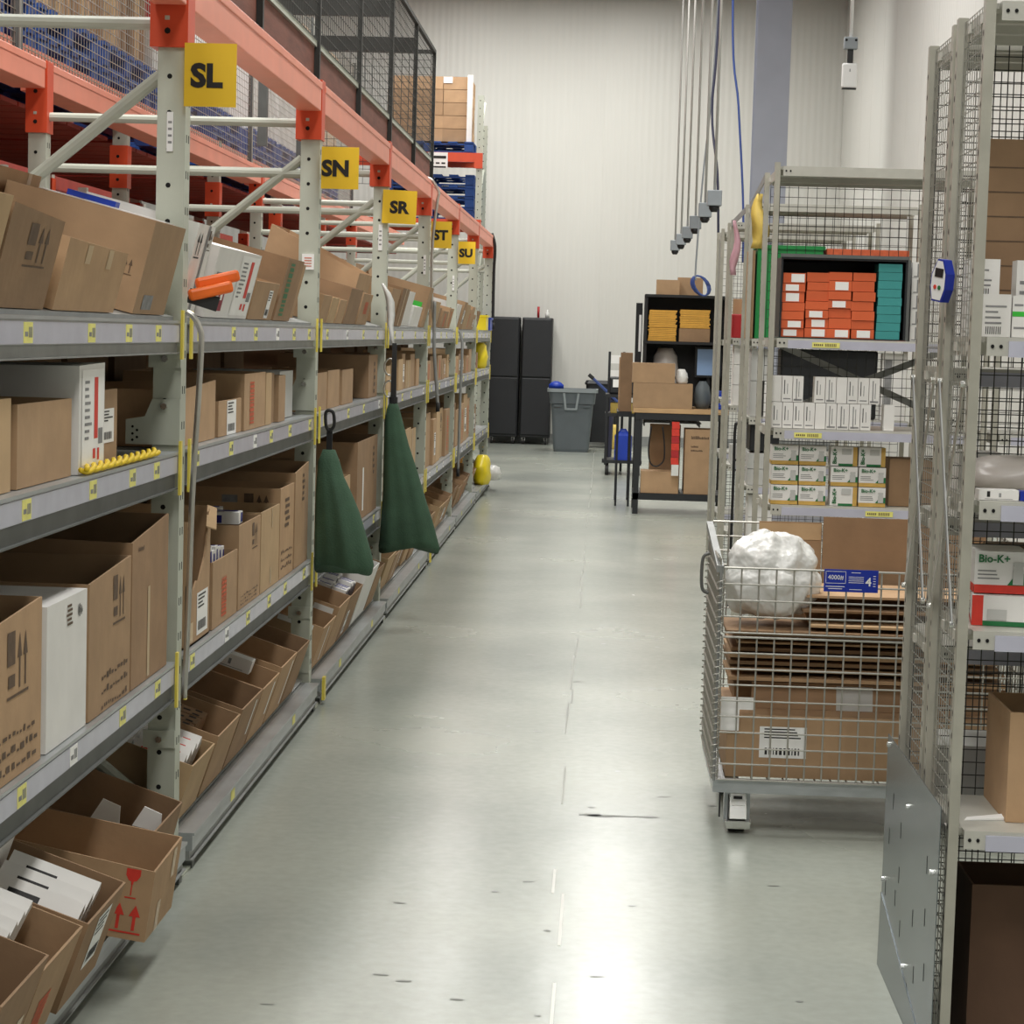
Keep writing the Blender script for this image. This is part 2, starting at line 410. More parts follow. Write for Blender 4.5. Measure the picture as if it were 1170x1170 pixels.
# aisle signs
sizes = {1: (-1.205, -1.058, 2.210, 2.386), 2: (-1.195, -1.04, 2.174, 2.346), 3: (-1.235, -1.05, 2.176, 2.356), 4: (-1.195, -1.056, 2.158, 2.336), 5: (-1.20, -1.063, 2.144, 2.321)}
for n, (x0, x1, z0, z1) in sizes.items():
    yy = YN[n]-.024
    s = thing('aisle_sign', 'square yellow sign reading %s in black letters, hung from a rack post' % SIGN[n], 'sign', ((x0+x1)/2, yy, z0), (0, R(1.5 if n == 3 else 0), 0))
    hw = (x1-x0)/2; hh = z1-z0
    obj('sign_board', MB().box((-hw, -.002, 0), (hw, .002, hh)), 'sign_yellow', s)
    if n == 3: obj('sign_strap', MB().box((-hw+.01, .002, hh*.4), (-hw+.05, .023, hh*.6)), 'galv', s)
    lettering(SIGN[n], .088, 'ink', s, ({1: -.011, 2: -.018, 3: -.002, 4: -.006, 5: -.006}[n], -.0032, hh*.47), bold=.0040, sx=1.05)
# white tubes and notices taped to the posts
for n, x, z, h_, w_, mt in ((1, -1.247, 2.085, .11, .018, 'plastic_white'), (3, -1.242, 2.03, .14, .022, 'plastic_white'), (4, -1.235, 1.98, .13, .016, 'plastic_white'), (5, -1.235, 1.93, .12, .016, 'plastic_white'), (2, -1.245, 1.84, .065, .05, 'paper')):
    lab = ('white bubble tube level taped on the post beside the %s sign' % SIGN[n]) if n != 2 else 'small pink and white notice stuck on the post below the SN sign'
    tg = thing('post_tag', lab, 'tag', (x, YN[n]-.0015, z))
    m = MB().box((-w_/2, -.005, 0), (w_/2, 0, h_))
    obj('tag_body', m, mt, tg)
    pm_ = MB()
    for q in range(4): pm_.box((-w_*.3, -.0058, h_*(.2+.17*q)), (w_*.3, -.005, h_*(.26+.17*q)))
    obj('print', pm_, 'red_soft' if n == 2 else 'grey_ink', tg)['kind'] = 'stuff'

# ---------------------------------------------------------------- mesh guard fence above the orange beam
def mesh_panel(mb, axis, c, a0, a1, z0, z1, sp=.05, r=.0016, mi=0, spz=None):
    """welded wires in the plane axis=c"""
    spz = spz or sp
    k = int((a1-a0)/sp)
    for i in range(k+1):
        a = a0+(a1-a0)*i/k
        if axis == 'x': mb.box((c-r, a-r, z0), (c+r, a+r, z1), mi)
        else: mb.box((a-r, c-r, z0), (a+r, c+r, z1), mi)
    k = int((z1-z0)/spz)
    for i in range(k+1):
        z = z0+(z1-z0)*i/k
        if axis == 'x': mb.box((c+r, a0, z-r), (c+3*r, a1, z+r), mi)
        else: mb.box((a0, c-3*r, z-r), (a1, c-r, z+r), mi)
fy = [4.75, 6.30, 7.84, 9.38, 10.94, 12.50, 14.05, 15.50]
XF = -1.262
fence = thing('guard_fence', 'black framed wire mesh guard fence standing on the front orange beam', 'fence', (XF, 4.75, 2.622))
def F(m): return [(a-XF, b-4.75, c-2.622) for a, b, c in m]
for i, yy in enumerate(fy):
    obj('fence_post', MB().box((-.012, yy-4.75-.014, 0), (.012, yy-4.75+.014, .94)), 'mesh_dark', fence)
    if i < len(fy)-1:
        m = MB(); mesh_panel(m, 'x', 0, yy-4.75+.02, fy[i+1]-4.75-.02, .19, .92, .065, .0013, spz=.05)
        obj('wire_mesh', m, 'mesh_dark', fence)['kind'] = 'stuff'
        L0, L1 = yy-4.75+.02, fy[i+1]-4.75-.02
        obj('top_rail', MB().box((-.012, L0, .915), (.012, L1, .94)), 'mesh_dark', fence)
        obj('toe_board', MB().box((-.03, L0, .004), (-.012, L1, .165)), 'brown_board', fence)
        obj('toe_rail', MB().box((-.034, L0, .165), (.0, L1, .195)), 'rack_grey', fence)
# return of the fence at its far end
m = MB(); mesh_panel(m, 'y', 15.5-4.75, -.9, -.02, .0, .92, .05, .0016); obj('wire_mesh', m, 'mesh_dark', fence)['kind'] = 'stuff'
obj('fence_post', MB().box((-.92, 10.73, 0), (-.89, 10.77, .94)), 'mesh_dark', fence)
obj('top_rail', MB().box((-.9, 10.73, .915), (0, 10.77, .94)), 'mesh_dark', fence)
for yy in (12.5, 14.05):
    obj('cross_rail', MB().box((-1.1, yy-4.75-.02, .74), (-.015, yy-4.75+.02, .83)), 'mesh_dark', fence)
    obj('fence_post', MB().box((-.75, yy-4.75-.02, 0), (-.70, yy-4.75+.03, .80)), 'galv_dark', fence)

# rear fence on the back beam
XF2 = -2.50
rf = thing('guard_fence', 'tall wire mesh back guard behind the orange rear beam', 'fence', (XF2, 6.2, 2.665))
ys = [6.2, 9.25, 12.3, 15.3, 18.35, 21.4]
for i, yy in enumerate(ys):
    obj('fence_post', MB().box((-.03, yy-6.2-.03, -.02), (.0, yy-6.2+.03, 1.5)), 'galv_dark', rf)
    obj('fence_post', MB().box((.0, yy-6.2-.034, -.02), (.006, yy-6.2-.022, 1.5)), 'wire', rf)
    if i < len(ys)-1:
        m = MB(); mesh_panel(m, 'x', -.02, yy-6.2+.03, ys[i+1]-6.2-.03, 0, 1.48, .055, .0017, spz=.045)
        obj('wire_mesh', m, 'wire', rf)['kind'] = 'stuff'

# ---------------------------------------------------------------- second rack row behind (back to back)
for n in range(1, len(YN2)):
    y = YN2[n-1]; y1 = YN2[n]
    t = thing('rack_bay', 'rear rack bay with orange beams behind the shelving, '+BAYTXT[n], 'rack')
    for xx in (-2.72, -3.86):
        post('post', t, xx, xx+.08, y, 0, 2.84, holes=(xx > -3)); cap(t, xx-.012, xx+.086, y, 2.33, 2.56)
    for z in (2.2, 1.2): brace(t, (-2.72, y+.04, z), (-3.78, y+.04, z), .016)
    brace(t, (-2.72, y+.04, 2.15), (-3.78, y+.04, 1.25), .016)
    for xx in (-2.72, -3.86):
        obj('orange_beam', MB().box((xx-.06, y+.09, 2.70), (xx+.08, y1-.026, 2.83)), 'orange_sheen', t)
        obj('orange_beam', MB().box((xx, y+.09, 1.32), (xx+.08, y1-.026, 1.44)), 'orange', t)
    k = 9
    for i in range(k):
        ya = y+.09+(y1-y-.1)*i/k; yb = y+.09+(y1-y-.1)*(i+1)/k-.02
        obj('deck_plank', MB().box((-3.78, ya, 2.58), (-2.74, yb, 2.60)), 'orange_dark', t)
    obj('shelf_deck', MB().box((-3.78, y+.09, 1.40), (-2.72, y1-.026, 1.42)), 'galv_dark', t)
for n in range(1, len(YN2)):
    y = YN2[n-1]; y1 = YN2[n]
    t = thing('rack_bay', 'dark red decked rack bay deep behind, '+BAYTXT[n], 'rack')
    for xx in (-4.95, -6.1):
        post('post', t, xx, xx+.08, y, 0, 2.84, holes=False)
        obj('orange_beam', MB().box((xx, y+.09, 2.62), (xx+.08, y1-.026, 2.75)), 'orange_dark', t)
        obj('orange_beam', MB().box((xx, y+.09, 2.10), (xx+.08, y1-.026, 2.22)), 'orange', t)
        obj('orange_beam', MB().box((xx, y+.09, 1.32), (xx+.08, y1-.026, 1.44)), 'orange_dark', t)
    for i in range(6):
        ya = y+.09+(y1-y-.1)*i/6; yb = y+.09+(y1-y-.1)*(i+1)/6-.02
        obj('deck_plank', MB().box((-6.02, ya, 2.66), (-4.95, yb, 2.70)), 'orange_dark', t)
    obj('back_panel', MB().box((-6.16, y, 0), (-6.12, y1, 4.6)), 'orange_dark', t)
# ---------------------------------------------------------------- cartons
ARW = [(-.5, .55), (0, 1), (.5, .55), (.14, .55), (.14, 0), (-.14, 0), (-.14, .55)]
def pr_rect(m, u0, v0, u1, v1, to, mi=0): m.poly([to(u0, v0), to(u1, v0), to(u1, v1), to(u0, v1)], mi)
def print_mesh(kind, w_, h_, to):
    m = MB(); mats = ['ink_soft']
    if kind == 'label':
        mats = ['paper', 'ink']
        pr_rect(m, 0, 0, w_, h_, to)
        for q in range(4): pr_rect(m, w_*.1, h_*(.9-.09*q), w_*random.uniform(.5, .9), h_*(.94-.09*q), lambda u, v: to(u, v, .0006), 1)
        x = .12
        while x < .85:
            d = random.uniform(.02, .06); pr_rect(m, w_*x, h_*.1, w_*(x+d), h_*.32, lambda u, v: to(u, v, .0006), 1); x += d+.035
    elif kind == 'plain_label':
        mats = ['paper']; pr_rect(m, 0, 0, w_, h_, to)
    elif kind == 'vlabel':
        mats = ['paper', 'grey_ink', 'red_print', 'ink']
        up = lambda u, v: to(u, v, .0006)
        pr_rect(m, 0, 0, w_, h_, to); pr_rect(m, w_*.55, h_*.3, w_*.72, h_*.92, up, 2)
        for q in range(9): pr_rect(m, w_*.12, h_*(.3+.07*q), w_*random.uniform(.25, .45), h_*(.33+.07*q), up, 1)
        pr_rect(m, w_*.5, h_*.1, w_*.62, h_*.2, up, 2); pr_rect(m, w_*.7, h_*.08, w_*.8, h_*.2, up, 2); pr_rect(m, w_*.75, h_*.24, w_*.95, h_*.4, up, 1)
    elif kind == 'textv':          # column of short words
        for q in range(5):
            pr_rect(m, w_*random.uniform(0, .2), h_*(q*.2), w_*random.uniform(.7, 1), h_*(q*.2+.11), to)
    elif kind == 'script':
        for q in range(3):
            x = 0
            while x < .95:
                d = random.uniform(.03, .09); b = q*.33+random.uniform(0, .06)
                pr_rect(m, w_*x, h_*b, w_*min(1, x+d), h_*(b+random.choice((.05, .08, .14))), to); x += d+random.uniform(.02, .05)
    elif kind == 'vband':
        mats = ['red_soft']; v = 0
        while v < 1:
            d = random.uniform(.04, .09); pr_rect(m, 0, h_*v, w_, h_*min(1, v+d), to); v += d+.025
    elif kind == 'greenv':
        mats = ['green_print']; v = 0
        while v < 1:
            d = random.uniform(.04, .09); pr_rect(m, 0, h_*v, w_, h_*min(1, v+d), to); v += d+.03
    elif kind == 'mark':            # dark hazard block with arrows
        mats = ['ink_soft']
        pr_rect(m, 0, h_*.55, w_*.36, h_, to)
        for cx in (.58, .85): m.poly([to(w_*(cx+.2*a), h_*(.2+.75*b)) for a, b in ARW])
        pr_rect(m, 0, h_*.1, w_, h_*.14, to); pr_rect(m, w_*.05, h_*.25, w_*.36, h_*.42, to)
    elif kind in ('arrows', 'red_arrows'):
        mats = ['red_print' if kind[0] == 'r' else 'ink']
        for cx in (.25, .75): m.poly([to(w_*(cx+.36*a), h_*(.12+.85*b)) for a, b in ARW])
        pr_rect(m, 0, 0, w_, h_*.06, to)
    elif kind == 'fragile':
        mats = ['red_print']
        m.poly([to(w_*a, h_*b) for a, b in ((.12, 1), (.88, 1), (.88, .78), (.72, .62), (.56, .58), (.56, .48), (.44, .48), (.44, .58), (.28, .62), (.12, .78))])
        pr_rect(m, w_*.47, h_*.12, w_*.53, h_*.5, to); pr_rect(m, w_*.2, h_*.02, w_*.8, h_*.06, to)
    elif kind == 'text':
        x = 0
        while x < .97:
            d = random.uniform(.03, .07); pr_rect(m, w_*x, 0, w_*min(1, x+d), h_*random.uniform(.6, 1), to); x += d+.015
    elif kind == 'tape':
        mats = ['tape']; pr_rect(m, 0, 0, w_, h_, to)
    elif kind == 'redbox':
        mats = ['maroon', 'paper']; pr_rect(m, 0, 0, w_, h_, to); pr_rect(m, w_*.3, h_*.35, w_*.7, h_*.6, lambda u, v: to(u, v, .0006), 1)
    elif kind == 'greyrect':
        mats = ['grey_ink']; pr_rect(m, 0, 0, w_, h_, to)
    elif kind == 'green':
        mats = ['green_bright']; pr_rect(m, 0, 0, w_, h_, to)
    elif kind == 'hand':
        mats = ['ink']
        for q in range(9): pr_rect(m, w_*q/9, h_*random.uniform(0, .4), w_*(q+.7)/9, h_*random.uniform(.5, 1), to)
    return m, mats
PN = {'label': 'shipping_label', 'plain_label': 'shipping_label', 'vlabel': 'printed_label', 'tape': 'tape_strip', 'green': 'sticker', 'redbox': 'sticker'}
def carton(label, X, Y0, L, dep, h, z, tilt=0, rz=0, m='card', hs=None, closed=False, prints=(), group=None, name='cardboard_box', cat='box', skew=0):
    """X,Y0,z: bottom front near corner; L along the aisle, dep into the shelf; hs: wall heights near-front, far-front, near-back, far-back"""
    t = .005; mb = MB()
    nf, ff, nb, fb = hs or (h, h, h, h)
    O = [(-dep, 0, 0), (0, 0, 0), (0, L, 0), (-dep, L, 0), (-dep, 0, nb), (0, 0, nf), (0, L, ff), (-dep, L, fb)]
    if closed: mb.hexa(O)
    else:
        I = [(-dep+t, t, t), (-t, t, t), (-t, L-t, t), (-dep+t, L-t, t), (-dep+t, t, nb), (-t, t, nf), (-t, L-t, ff), (-dep+t, L-t, fb)]
        V = O+I; k = len(mb.v); mb.v += V
        fs = [(0, 3, 2, 1), (0, 1, 5, 4), (1, 2, 6, 5), (2, 3, 7, 6), (3, 0, 4, 7), (8, 9, 10, 11), (8, 12, 13, 9), (9, 13, 14, 10), (10, 14, 15, 11), (11, 15, 12, 8),
              (4, 5, 13, 12), (5, 6, 14, 13), (6, 7, 15, 14), (7, 4, 12, 15)]
        for f in fs: mb.f.append(f); mb.m.append(0)
    o = obj(name, mb, m, None, (X, Y0, z), (0, R(tilt), R(rz)))
    tag(o, label, cat, group)
    for face, u, v, w_, h_, kind in prints:
        if face == 'F':
            to = lambda a, b, e=0, u=u, v=v: (.0012+e, u*L+a*L, v*h+b*h)
            pm_, ms = print_mesh(kind, w_, h_, to)
        else:
            to = lambda a, b, e=0, u=u, v=v: (-dep+u*dep+a*dep, -.0012-e, v*h+b*h)
            pm_, ms = print_mesh(kind, w_, h_, to)
        q_ = obj(PN.get(kind, 'print'), pm_, ms, o)
        if kind not in PN: q_['kind'] = 'stuff'
    return o
def inside(o, x, y, z, rot=(0, 0, 0)):
    """world placement from a spot in a carton's own frame"""
    M = Matrix.Translation(o.location) @ o.rotation_euler.to_matrix().to_4x4() @ Matrix.Translation((x, y, z)) @ Euler(rot).to_matrix().to_4x4()
    return M
SM = {}
def small_mesh(style, sx, sy, sz):
    key = (style, sx, sy, sz)
    if key in SM: return SM[key]
    m = MB().box((0, 0, 0), (sx, sy, sz)); e = .0006
    mats = ['white_card', 'grey_ink', 'ink']
    def top(u0, v0, u1, v1, mi): m.poly([(sx*u0, sy*v0, sz+e), (sx*u1, sy*v0, sz+e), (sx*u1, sy*v1, sz+e), (sx*u0, sy*v1, sz+e)], mi)
    def near(u0, v0, u1, v1, mi, e=e): m.poly([(sx*u0, -e, sz*v0), (sx*u1, -e, sz*v0), (sx*u1, -e, sz*v1), (sx*u0, -e, sz*v1)], mi)
    if style == 'red':
        mats = ['white_card', 'grey_ink', 'red_print']
        near(.3, .6, .62, .82, 2); near(.38, .66, .54, .76, 0, 2*e); near(.15, .1, .35, .5, 1); near(.5, .1, .6, .5, 1); near(.7, .1, .85, .5, 1); top(.2, .3, .5, .7, 2)
    elif style == 'blue':
        mats = ['white_card', 'blue_print', 'grey_ink']
        near(.05, .1, .55, .75, 1); top(.1, .55, .9, .95, 1); top(.1, .1, .6, .3, 2); m.poly([(sx+e, sy*.5, sz*.1), (sx+e, sy*.95, sz*.1), (sx+e, sy*.95, sz*.9), (sx+e, sy*.5, sz*.9)], 1)
    elif style == 'black':
        mats = ['white_card', 'ink', 'grey_ink']
        near(.2, .6, .55, .85, 1); near(.1, .15, .9, .22, 2); near(.1, .32, .8, .39, 2); near(.1, .46, .85, .5, 2); top(.3, .35, .8, .6, 1)
    elif style == 'dots':
        mats = ['grey_card', 'ink']
        for i in range(3):
            for j in range(3): top(.08+.3*i, .08+.3*j, .28+.3*i, .28+.3*j, 1) if (i+j) % 2 == 0 else None
        near(.1, .3, .6, .6, 1)
    elif style == 'lines':
        mats = ['white_card', 'grey_ink', 'ink']
        for q in range(4): near(.12, .3+.13*q, random.uniform(.5, .9), .345+.13*q, 1)
        x = .15
        while x < .7: near(x, .06, x+.03, .24, 2); x += .07
    elif style == 'spine':
        near(.3, .08, .4, .9, 1); near(.55, .2, .62, .8, 1); near(.1, .05, .9, .12, 1)
    elif style == 'spine2':
        near(.15, .1, .85, .14, 1); near(.2, .3, .28, .85, 2); near(.5, .3, .56, .7, 1)
    elif style == 'green':
        mats = ['white_card', 'grey_ink', 'green_bright']
        near(0, .5, 1, .62, 2); near(.1, .75, .6, .8, 1); near(.1, .2, .7, .25, 1)
    me = m.mesh('small_carton')
    for q in mats: me.materials.append(MT[q])
    SM[key] = me
    return me
def small(label, style, size, M, group=None, name='medicine_carton', cat='carton'):
    me = small_mesh(style, *size)
    o = bpy.data.objects.new(name, me); C.objects.link(o)
    o.location = M.to_translation(); o.rotation_euler = M.to_euler()
    return tag(o, label, cat, group)

SH = {'A': 'top shelf', 'B': 'second shelf', 'C': 'third shelf', 'D': 'bottom shelf'}
def where(n, lv): return '%s %s' % (SH[lv], BAYTXT[n])
XB = -1.222; XU = -1.216
# slanted decks of the top and bottom shelves: boxes tip towards the aisle
TA, TD = 14, 18
for n, t in enumerate(BAYS):
    for z, tl in ((ZA+.018, TA), (ZD+.018, TD)):
        if n == 0 and tl == TD: continue
        m = MB().box((-.62, 0, -.012), (0, (YN[n+1]-YN[n]-.13 if n < 6 else .75), -.001), 0, Matrix.Rotation(R(tl), 4, 'Y'))
        obj('slanted_shelf', m, 'galv_dull', t, ((XB if tl == TA else -1.228)+.001, YN[n]+.09, z-.002))
za = ZA+.018
# --- top shelf, bay before SL
carton('tall brown carton in the back of the top shelf, tape seam on its front', XB-.405, 5.56, .44, .30, .275, za+.102, TA, m='card', prints=[('F', .7, .0, .08, 1, 'tape')])
carton('brown carton with blank front beside the box with the dark handling mark, top shelf', XB, 3.78, .50, .36, .225, za, TA, m='card_pale')
carton('brown carton with a dark handling mark on its front, top shelf before the SL post', XB, 4.30, .42, .36, .205, za, TA, m='card_dark', hs=(.215, .195, .22, .22), prints=[('F', .38, .38, .42, .5, 'mark')])
bo = carton('low brown carton with two tape patches and white sheets inside, top shelf', XB, 4.80, .60, .36, .155, za, TA, m='card', hs=(.165, .15, .17, .155), prints=[('F', .3, .72, .08, .28, 'tape'), ('F', .66, .68, .08, .3, 'tape')])
for q in range(3):
    M = inside(bo, -.02-.0*q, .05+.13*q, .12, (0, R(8), R(3*q)))
    sheet = tag(obj('paper_sheet', MB().box((-.26, 0, 0), (0, .11, .003)), 'paper'), 'white paper sheet lying in the low taped carton on the top shelf', 'paper', 'paper sheets in the low carton')
    sheet.location = M.to_translation(); sheet.rotation_euler = M.to_euler()
e_ = carton('large brown carton with small printed handling box, top shelf against the SL post', XB, 5.62, .40, .40, .245, za, TA, m='card', prints=[('N', .80, .36, .13, .2, 'mark'), ('N', .15, .30, .52, .06, 'text'), ('F', .2, .05, .3, .16, 'greyrect')])
lettering('JR', .032, 'ink', e_, (-.145, -.0016, .087))
carton('white carton with black arrows at the back of the top shelf before SL', XB-.43, 5.05, .30, .30, .23, za+.112, TA, m='white_card', prints=[('N', .25, .35, .2, .4, 'arrows')])
wc = carton('long white carton behind the large brown carton near the SL post', XB-.06, 6.03, .14, .44, .245, za+.018, TA, m='white_card', closed=True)
o = tag(obj('blue_packet', MB().box((-.07, 0, 0), (.07, .05, .016)).box((-.05, .002, .016), (.05, .02, .0165), 1), ['blue_plastic', 'paper']), 'flat bright blue packet lying on the long white carton', 'packet')
M = inside(wc, -.22, .02, .246); o.location = M.to_translation(); o.rotation_euler = M.to_euler()
# --- top shelf, SL to SN
carton('white carton with up arrows and torn tape, beside the SL post', XB-.02, 6.30, .26, .34, .27, za+.006, TA, m='white_card', prints=[('F', .1, .62, .3, .3, 'arrows'), ('F', .6, .0, .12, 1, 'greyrect'), ('F', .74, .7, .2, .25, 'mark')])
carton('white carton with red striped label and maroon sticker, right of the SL post', XB, 6.60, .80, .34, .22, za, TA, m='white_card', closed=True, prints=[('F', .55, .05, .42, .9, 'vlabel'), ('F', .22, .1, .12, .45, 'redbox'), ('F', .06, .35, .12, .3, 'greyrect')])
carton('brown carton with small white front label, top shelf beside the red striped carton', XB, 7.44, .52, .34, .135, za, TA, m='card', prints=[('F', .62, .05, .16, .75, 'label')])
carton('big brown carton with green vertical print on its front, top shelf near the SN post', XB, 8.02, .40, .42, .235, za, TA, m='card_dark', prints=[('F', .2, .08, .25, .85, 'greenv')])
carton('plain brown carton squeezed beside the SN post on the top shelf', XB-.05, 8.46, .40, .36, .22, za+.014, TA, m='card')
# --- top shelf, SN to SR
carton('narrow brown carton standing first after the SN post on the top shelf', XB, 9.25, .28, .3, .12, za, TA, m='card')
carton('slim pale brown carton, second after the SN post on the top shelf', XB, 9.56, .24, .3, .115, za, TA, m='card_pale')
carton('slim brown carton with bright folded lip on the top shelf after the SN post', XB, 9.84, .26, .3, .11, za, TA, m='card')
carton('medium brown carton with a torn top edge, top shelf between the SN and SR signs', XB, 10.15, .48, .38, .17, za, TA, m='card_dark')
carton('brown carton with faint red print, top shelf close to the SR post', XB, 10.70, .42, .38, .155, za, TA, m='card', prints=[('F', .35, .35, .35, .4, 'vband')])
carton('very tall brown carton at the back of the top shelf close to the SR post', XB-.10, 11.18, .60, .50, .33, za+.03, TA, m='card', hs=(.24, .24, .36, .36))
# --- second shelf (upright)
zb = ZB+.006
carton('brown carton at the left end of the second shelf, edge cut rough', XB-.01, 4.05, .46, .36, .195, zb, m='card_pale')
carton('wide brown carton beside the striped white carton on the second shelf', XB-.01, 4.56, .47, .38, .18, zb, m='card')
carton('white carton with red striped label leaning on the second shelf before the SL post', XB, 5.06, .26, .42, .25, zb, m='white_card', closed=True, prints=[('F', .1, .03, .85, .95, 'vlabel')], hs=(.255, .26, .25, .25))
carton('brown carton with a white address label on its front, second shelf before the SL post', XB-.02, 5.35, .20, .34, .19, zb, m='card', prints=[('F', .1, .3, .7, .45, 'label')])
carton('big dark brown carton deep on the second shelf before the SL post', XB-.30, 5.60, .50, .5, .24, zb, m='card_dark')
carton('plain brown carton behind the bent steel pole on the second shelf', XB-.01, 6.31, .60, .36, .175, zb, m='card', hs=(.165, .185, .17, .17))
c2 = carton('small brown carton with a tall white label, second shelf between the SL and SN signs', XB-.01, 6.97, .44, .30, .115, zb, m='card', prints=[('F', .35, .0, .4, .98, 'label')])
small('black packet with white print sitting in the small labelled carton', 'black', (.06, .09, .055), inside(c2, -.12, .05, .10), name='black_packet', cat='packet').data.materials[0] = MT['ink']
SM.clear()
carton('brown carton with an orange vertical text band on the second shelf', XB-.005, 7.44, .46, .42, .195, zb, m='card', prints=[('F', .25, .1, .2, .75, 'vband')])
carton('slim brown carton right of the orange banded carton, second shelf', XB-.005, 7.92, .13, .36, .19, zb, m='card_pale')
carton('slim brown carton third from the SN post on the second shelf', XB-.02, 8.09, .12, .36, .185, zb, m='card_dark')
carton('slim pale brown carton next to the striped white carton on the second shelf', XB-.005, 8.23, .17, .36, .175, zb, m='card')
carton('white carton with dark stripes tucked against the SN post, second shelf', XB-.04, 8.48, .36, .34, .185, zb, m='grey_card', closed=True, prints=[('N', .55, .6, .4, .1, 'text'), ('N', .55, .4, .35, .1, 'text'), ('N', .55, .2, .4, .1, 'text')])
for i, (a, b) in enumerate(((9.28, .42), (9.74, .42), (10.27, .44))):
    carton(['brown carton first after the SN post on the second shelf', 'middle one of three equal brown cartons on the second shelf after SN', 'brown carton with a bright folded corner, last of three after SN'][i], XB-.01, a, b, .32, .165+.005*(i == 1), zb, m='card')
carton('tall dark brown carton with small printed marks beside the SR post, second shelf', XB-.01, 11.42, .44, .48, .225, zb, m='card_dark', prints=[('F', .55, .1, .2, .8, 'textv')], closed=True)
# rear row on the second shelf
for i, (a, b, h_) in enumerate(((4.2, .6, .27), (4.9, .55, .28), (6.5, .62, .28), (7.2, .6, .30), (7.9, .55, .29), (9.5, .6, .27), (10.2, .55, .27))):
    n = 0 if a < 6 else 1 if a < 9 else 2
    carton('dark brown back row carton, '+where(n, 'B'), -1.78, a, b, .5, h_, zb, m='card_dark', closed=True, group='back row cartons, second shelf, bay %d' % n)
# --- third shelf (upright, larger)
zc = ZC+.006
carton('brown carton with dark mark and script print at the left end of the third shelf', XU, 4.16, .56, .44, .35, zc, m='card', prints=[('F', .5, .45, .3, .45, 'mark'), ('F', .25, .05, .7, .3, 'script')], hs=(.33, .36, .33, .36))
w2 = carton('tall plain white carton standing between brown cartons on the third shelf', XU, 4.765, .375, .44, .33, zc, m='white_card', closed=True, prints=[('F', .45, .8, .2, .16, 'textv'), ('F', .76, .82, .12, .1, 'hand')])
carton('brown carton with black script print and up arrows, beside the tall white carton', XU, 5.165, .46, .46, .345, zc, m='card', hs=(.335, .36, .335, .355), prints=[('F', .3, .02, .65, .32, 'script'), ('F', .55, .55, .3, .4, 'mark'), ('N', .5, .65, .24, .28, 'arrows'), ('N', .2, .62, .16, .3, 'greyrect')])
carton('tallest brown carton with one tape strip, third shelf against the SL post', XU, 5.64, .47, .50, .41, zc, m='card_dark', hs=(.39, .43, .40, .43), prints=[('F', .42, .02, .06, .6, 'tape'), ('F', .15, .88, .16, .03, 'text')])
def fill(o, style, size, nx, ny, x0, y0, z, label, group, gap=.004, jit=0, tilt=0):
    for i in range(nx):
        for j in range(ny):
            M = inside(o, x0-(i+1)*(size[0]+gap), y0+j*(size[1]+gap), z+random.uniform(-jit, jit), (R(tilt), 0, R(random.uniform(-2, 2)) if jit else 0))
            small(label, style, size, M, group)
co = [q for q in C.objects if q.get('label', '').startswith('brown carton with black script print')][0]
fill(co, 'dots', (.10, .10, .05), 3, 2, -.05, .06, .24, 'white tray of small dark-topped cartons in the script printed box, third shelf', 'dotted cartons on the third shelf')
# torn carton: front wall with a bitten-out opening
def torn_box():
    L, dep, h_ = .38, .42, .40; t = .005
    o = thing('cardboard_box', 'brown carton with its front torn open and a white label, right of the SL post', 'box', (XU, 6.40, zc))
    m = MB(); m.box((-dep, 0, 0), (0, t, h_*.95)); m.box((-dep, L-t, 0), (0, L, h_)); m.box((-dep, t, 0), (-dep+t, L-t, h_)); m.box((-dep, 0, 0), (0, L, t))
    obj('carton_body', m, 'card', o)
    f = MB(); prof = [(0, .19), (.05, .185), (.10, .165), (.15, .19), (.19, .185), (.24, .22), (.28, .25), (.31, .29), (.33, .34), (.34, .385), (.38, .40)]
    for (a, b), (c, d) in zip(prof[:-1], prof[1:]):
        f.hexa([(-t, a, 0), (0, a, 0), (0, c, 0), (-t, c, 0), (-t, a, b), (0, a, b), (0, c, d), (-t, c, d)])
    obj('torn_front', f, 'card', o)
    fl = MB().hexa([(0, .30, .34), (.03, .31, .33), (.02, .37, .39), (-.01, .37, .40), (0, .30, .344), (.03, .31, .334), (.02, .37, .394), (-.01, .37, .404)])
    obj('torn_flap', fl, 'card_pale', o)
    to = lambda a, b, e=0: (.0012+e, .16+a, .02+b)
    pm_, ms = print_mesh('label', .18, .13, to); obj('shipping_label', pm_, ms, o)
    pm_, ms = print_mesh('tape', .07, .06, lambda a, b, e=0: (.0012, .03+a, .01+b)); obj('tape_strip', pm_, ms, o)
torn_box()
c3 = carton('brown carton with red vertical text and blue-white cartons inside, third shelf', XU, 6.83, .46, .40, .215, zc, m='card', prints=[('F', .35, .1, .2, .6, 'vband')])
fill(c3, 'blue', (.07, .055, .12), 4, 6, -.03, .05, .12, 'small white and blue carton packed in the low red-text box, third shelf', 'blue-white cartons in the red-text box', jit=.012)
c4 = carton('brown carton with script print and blue-white cartons on top, third shelf', XU, 7.32, .46, .42, .29, zc, m='card', prints=[('F', .1, .04, .8, .14, 'script'), ('F', .6, .6, .25, .35, 'mark')])
for q, (x, y) in enumerate(((-.16, .02), (-.02, .10), (-.10, .24))):
    small('white and blue carton lying on top of the script printed box, third shelf', 'blue', (.13, .10, .04), inside(c4, x-.13, y, .285, (0, 0, R(8*q-6))), 'blue-white cartons on top of the script box')
small('tall white carton with blue panel standing beside the script printed box', 'blue', (.09, .05, .20), inside(c4, -.26, -.045, .08))
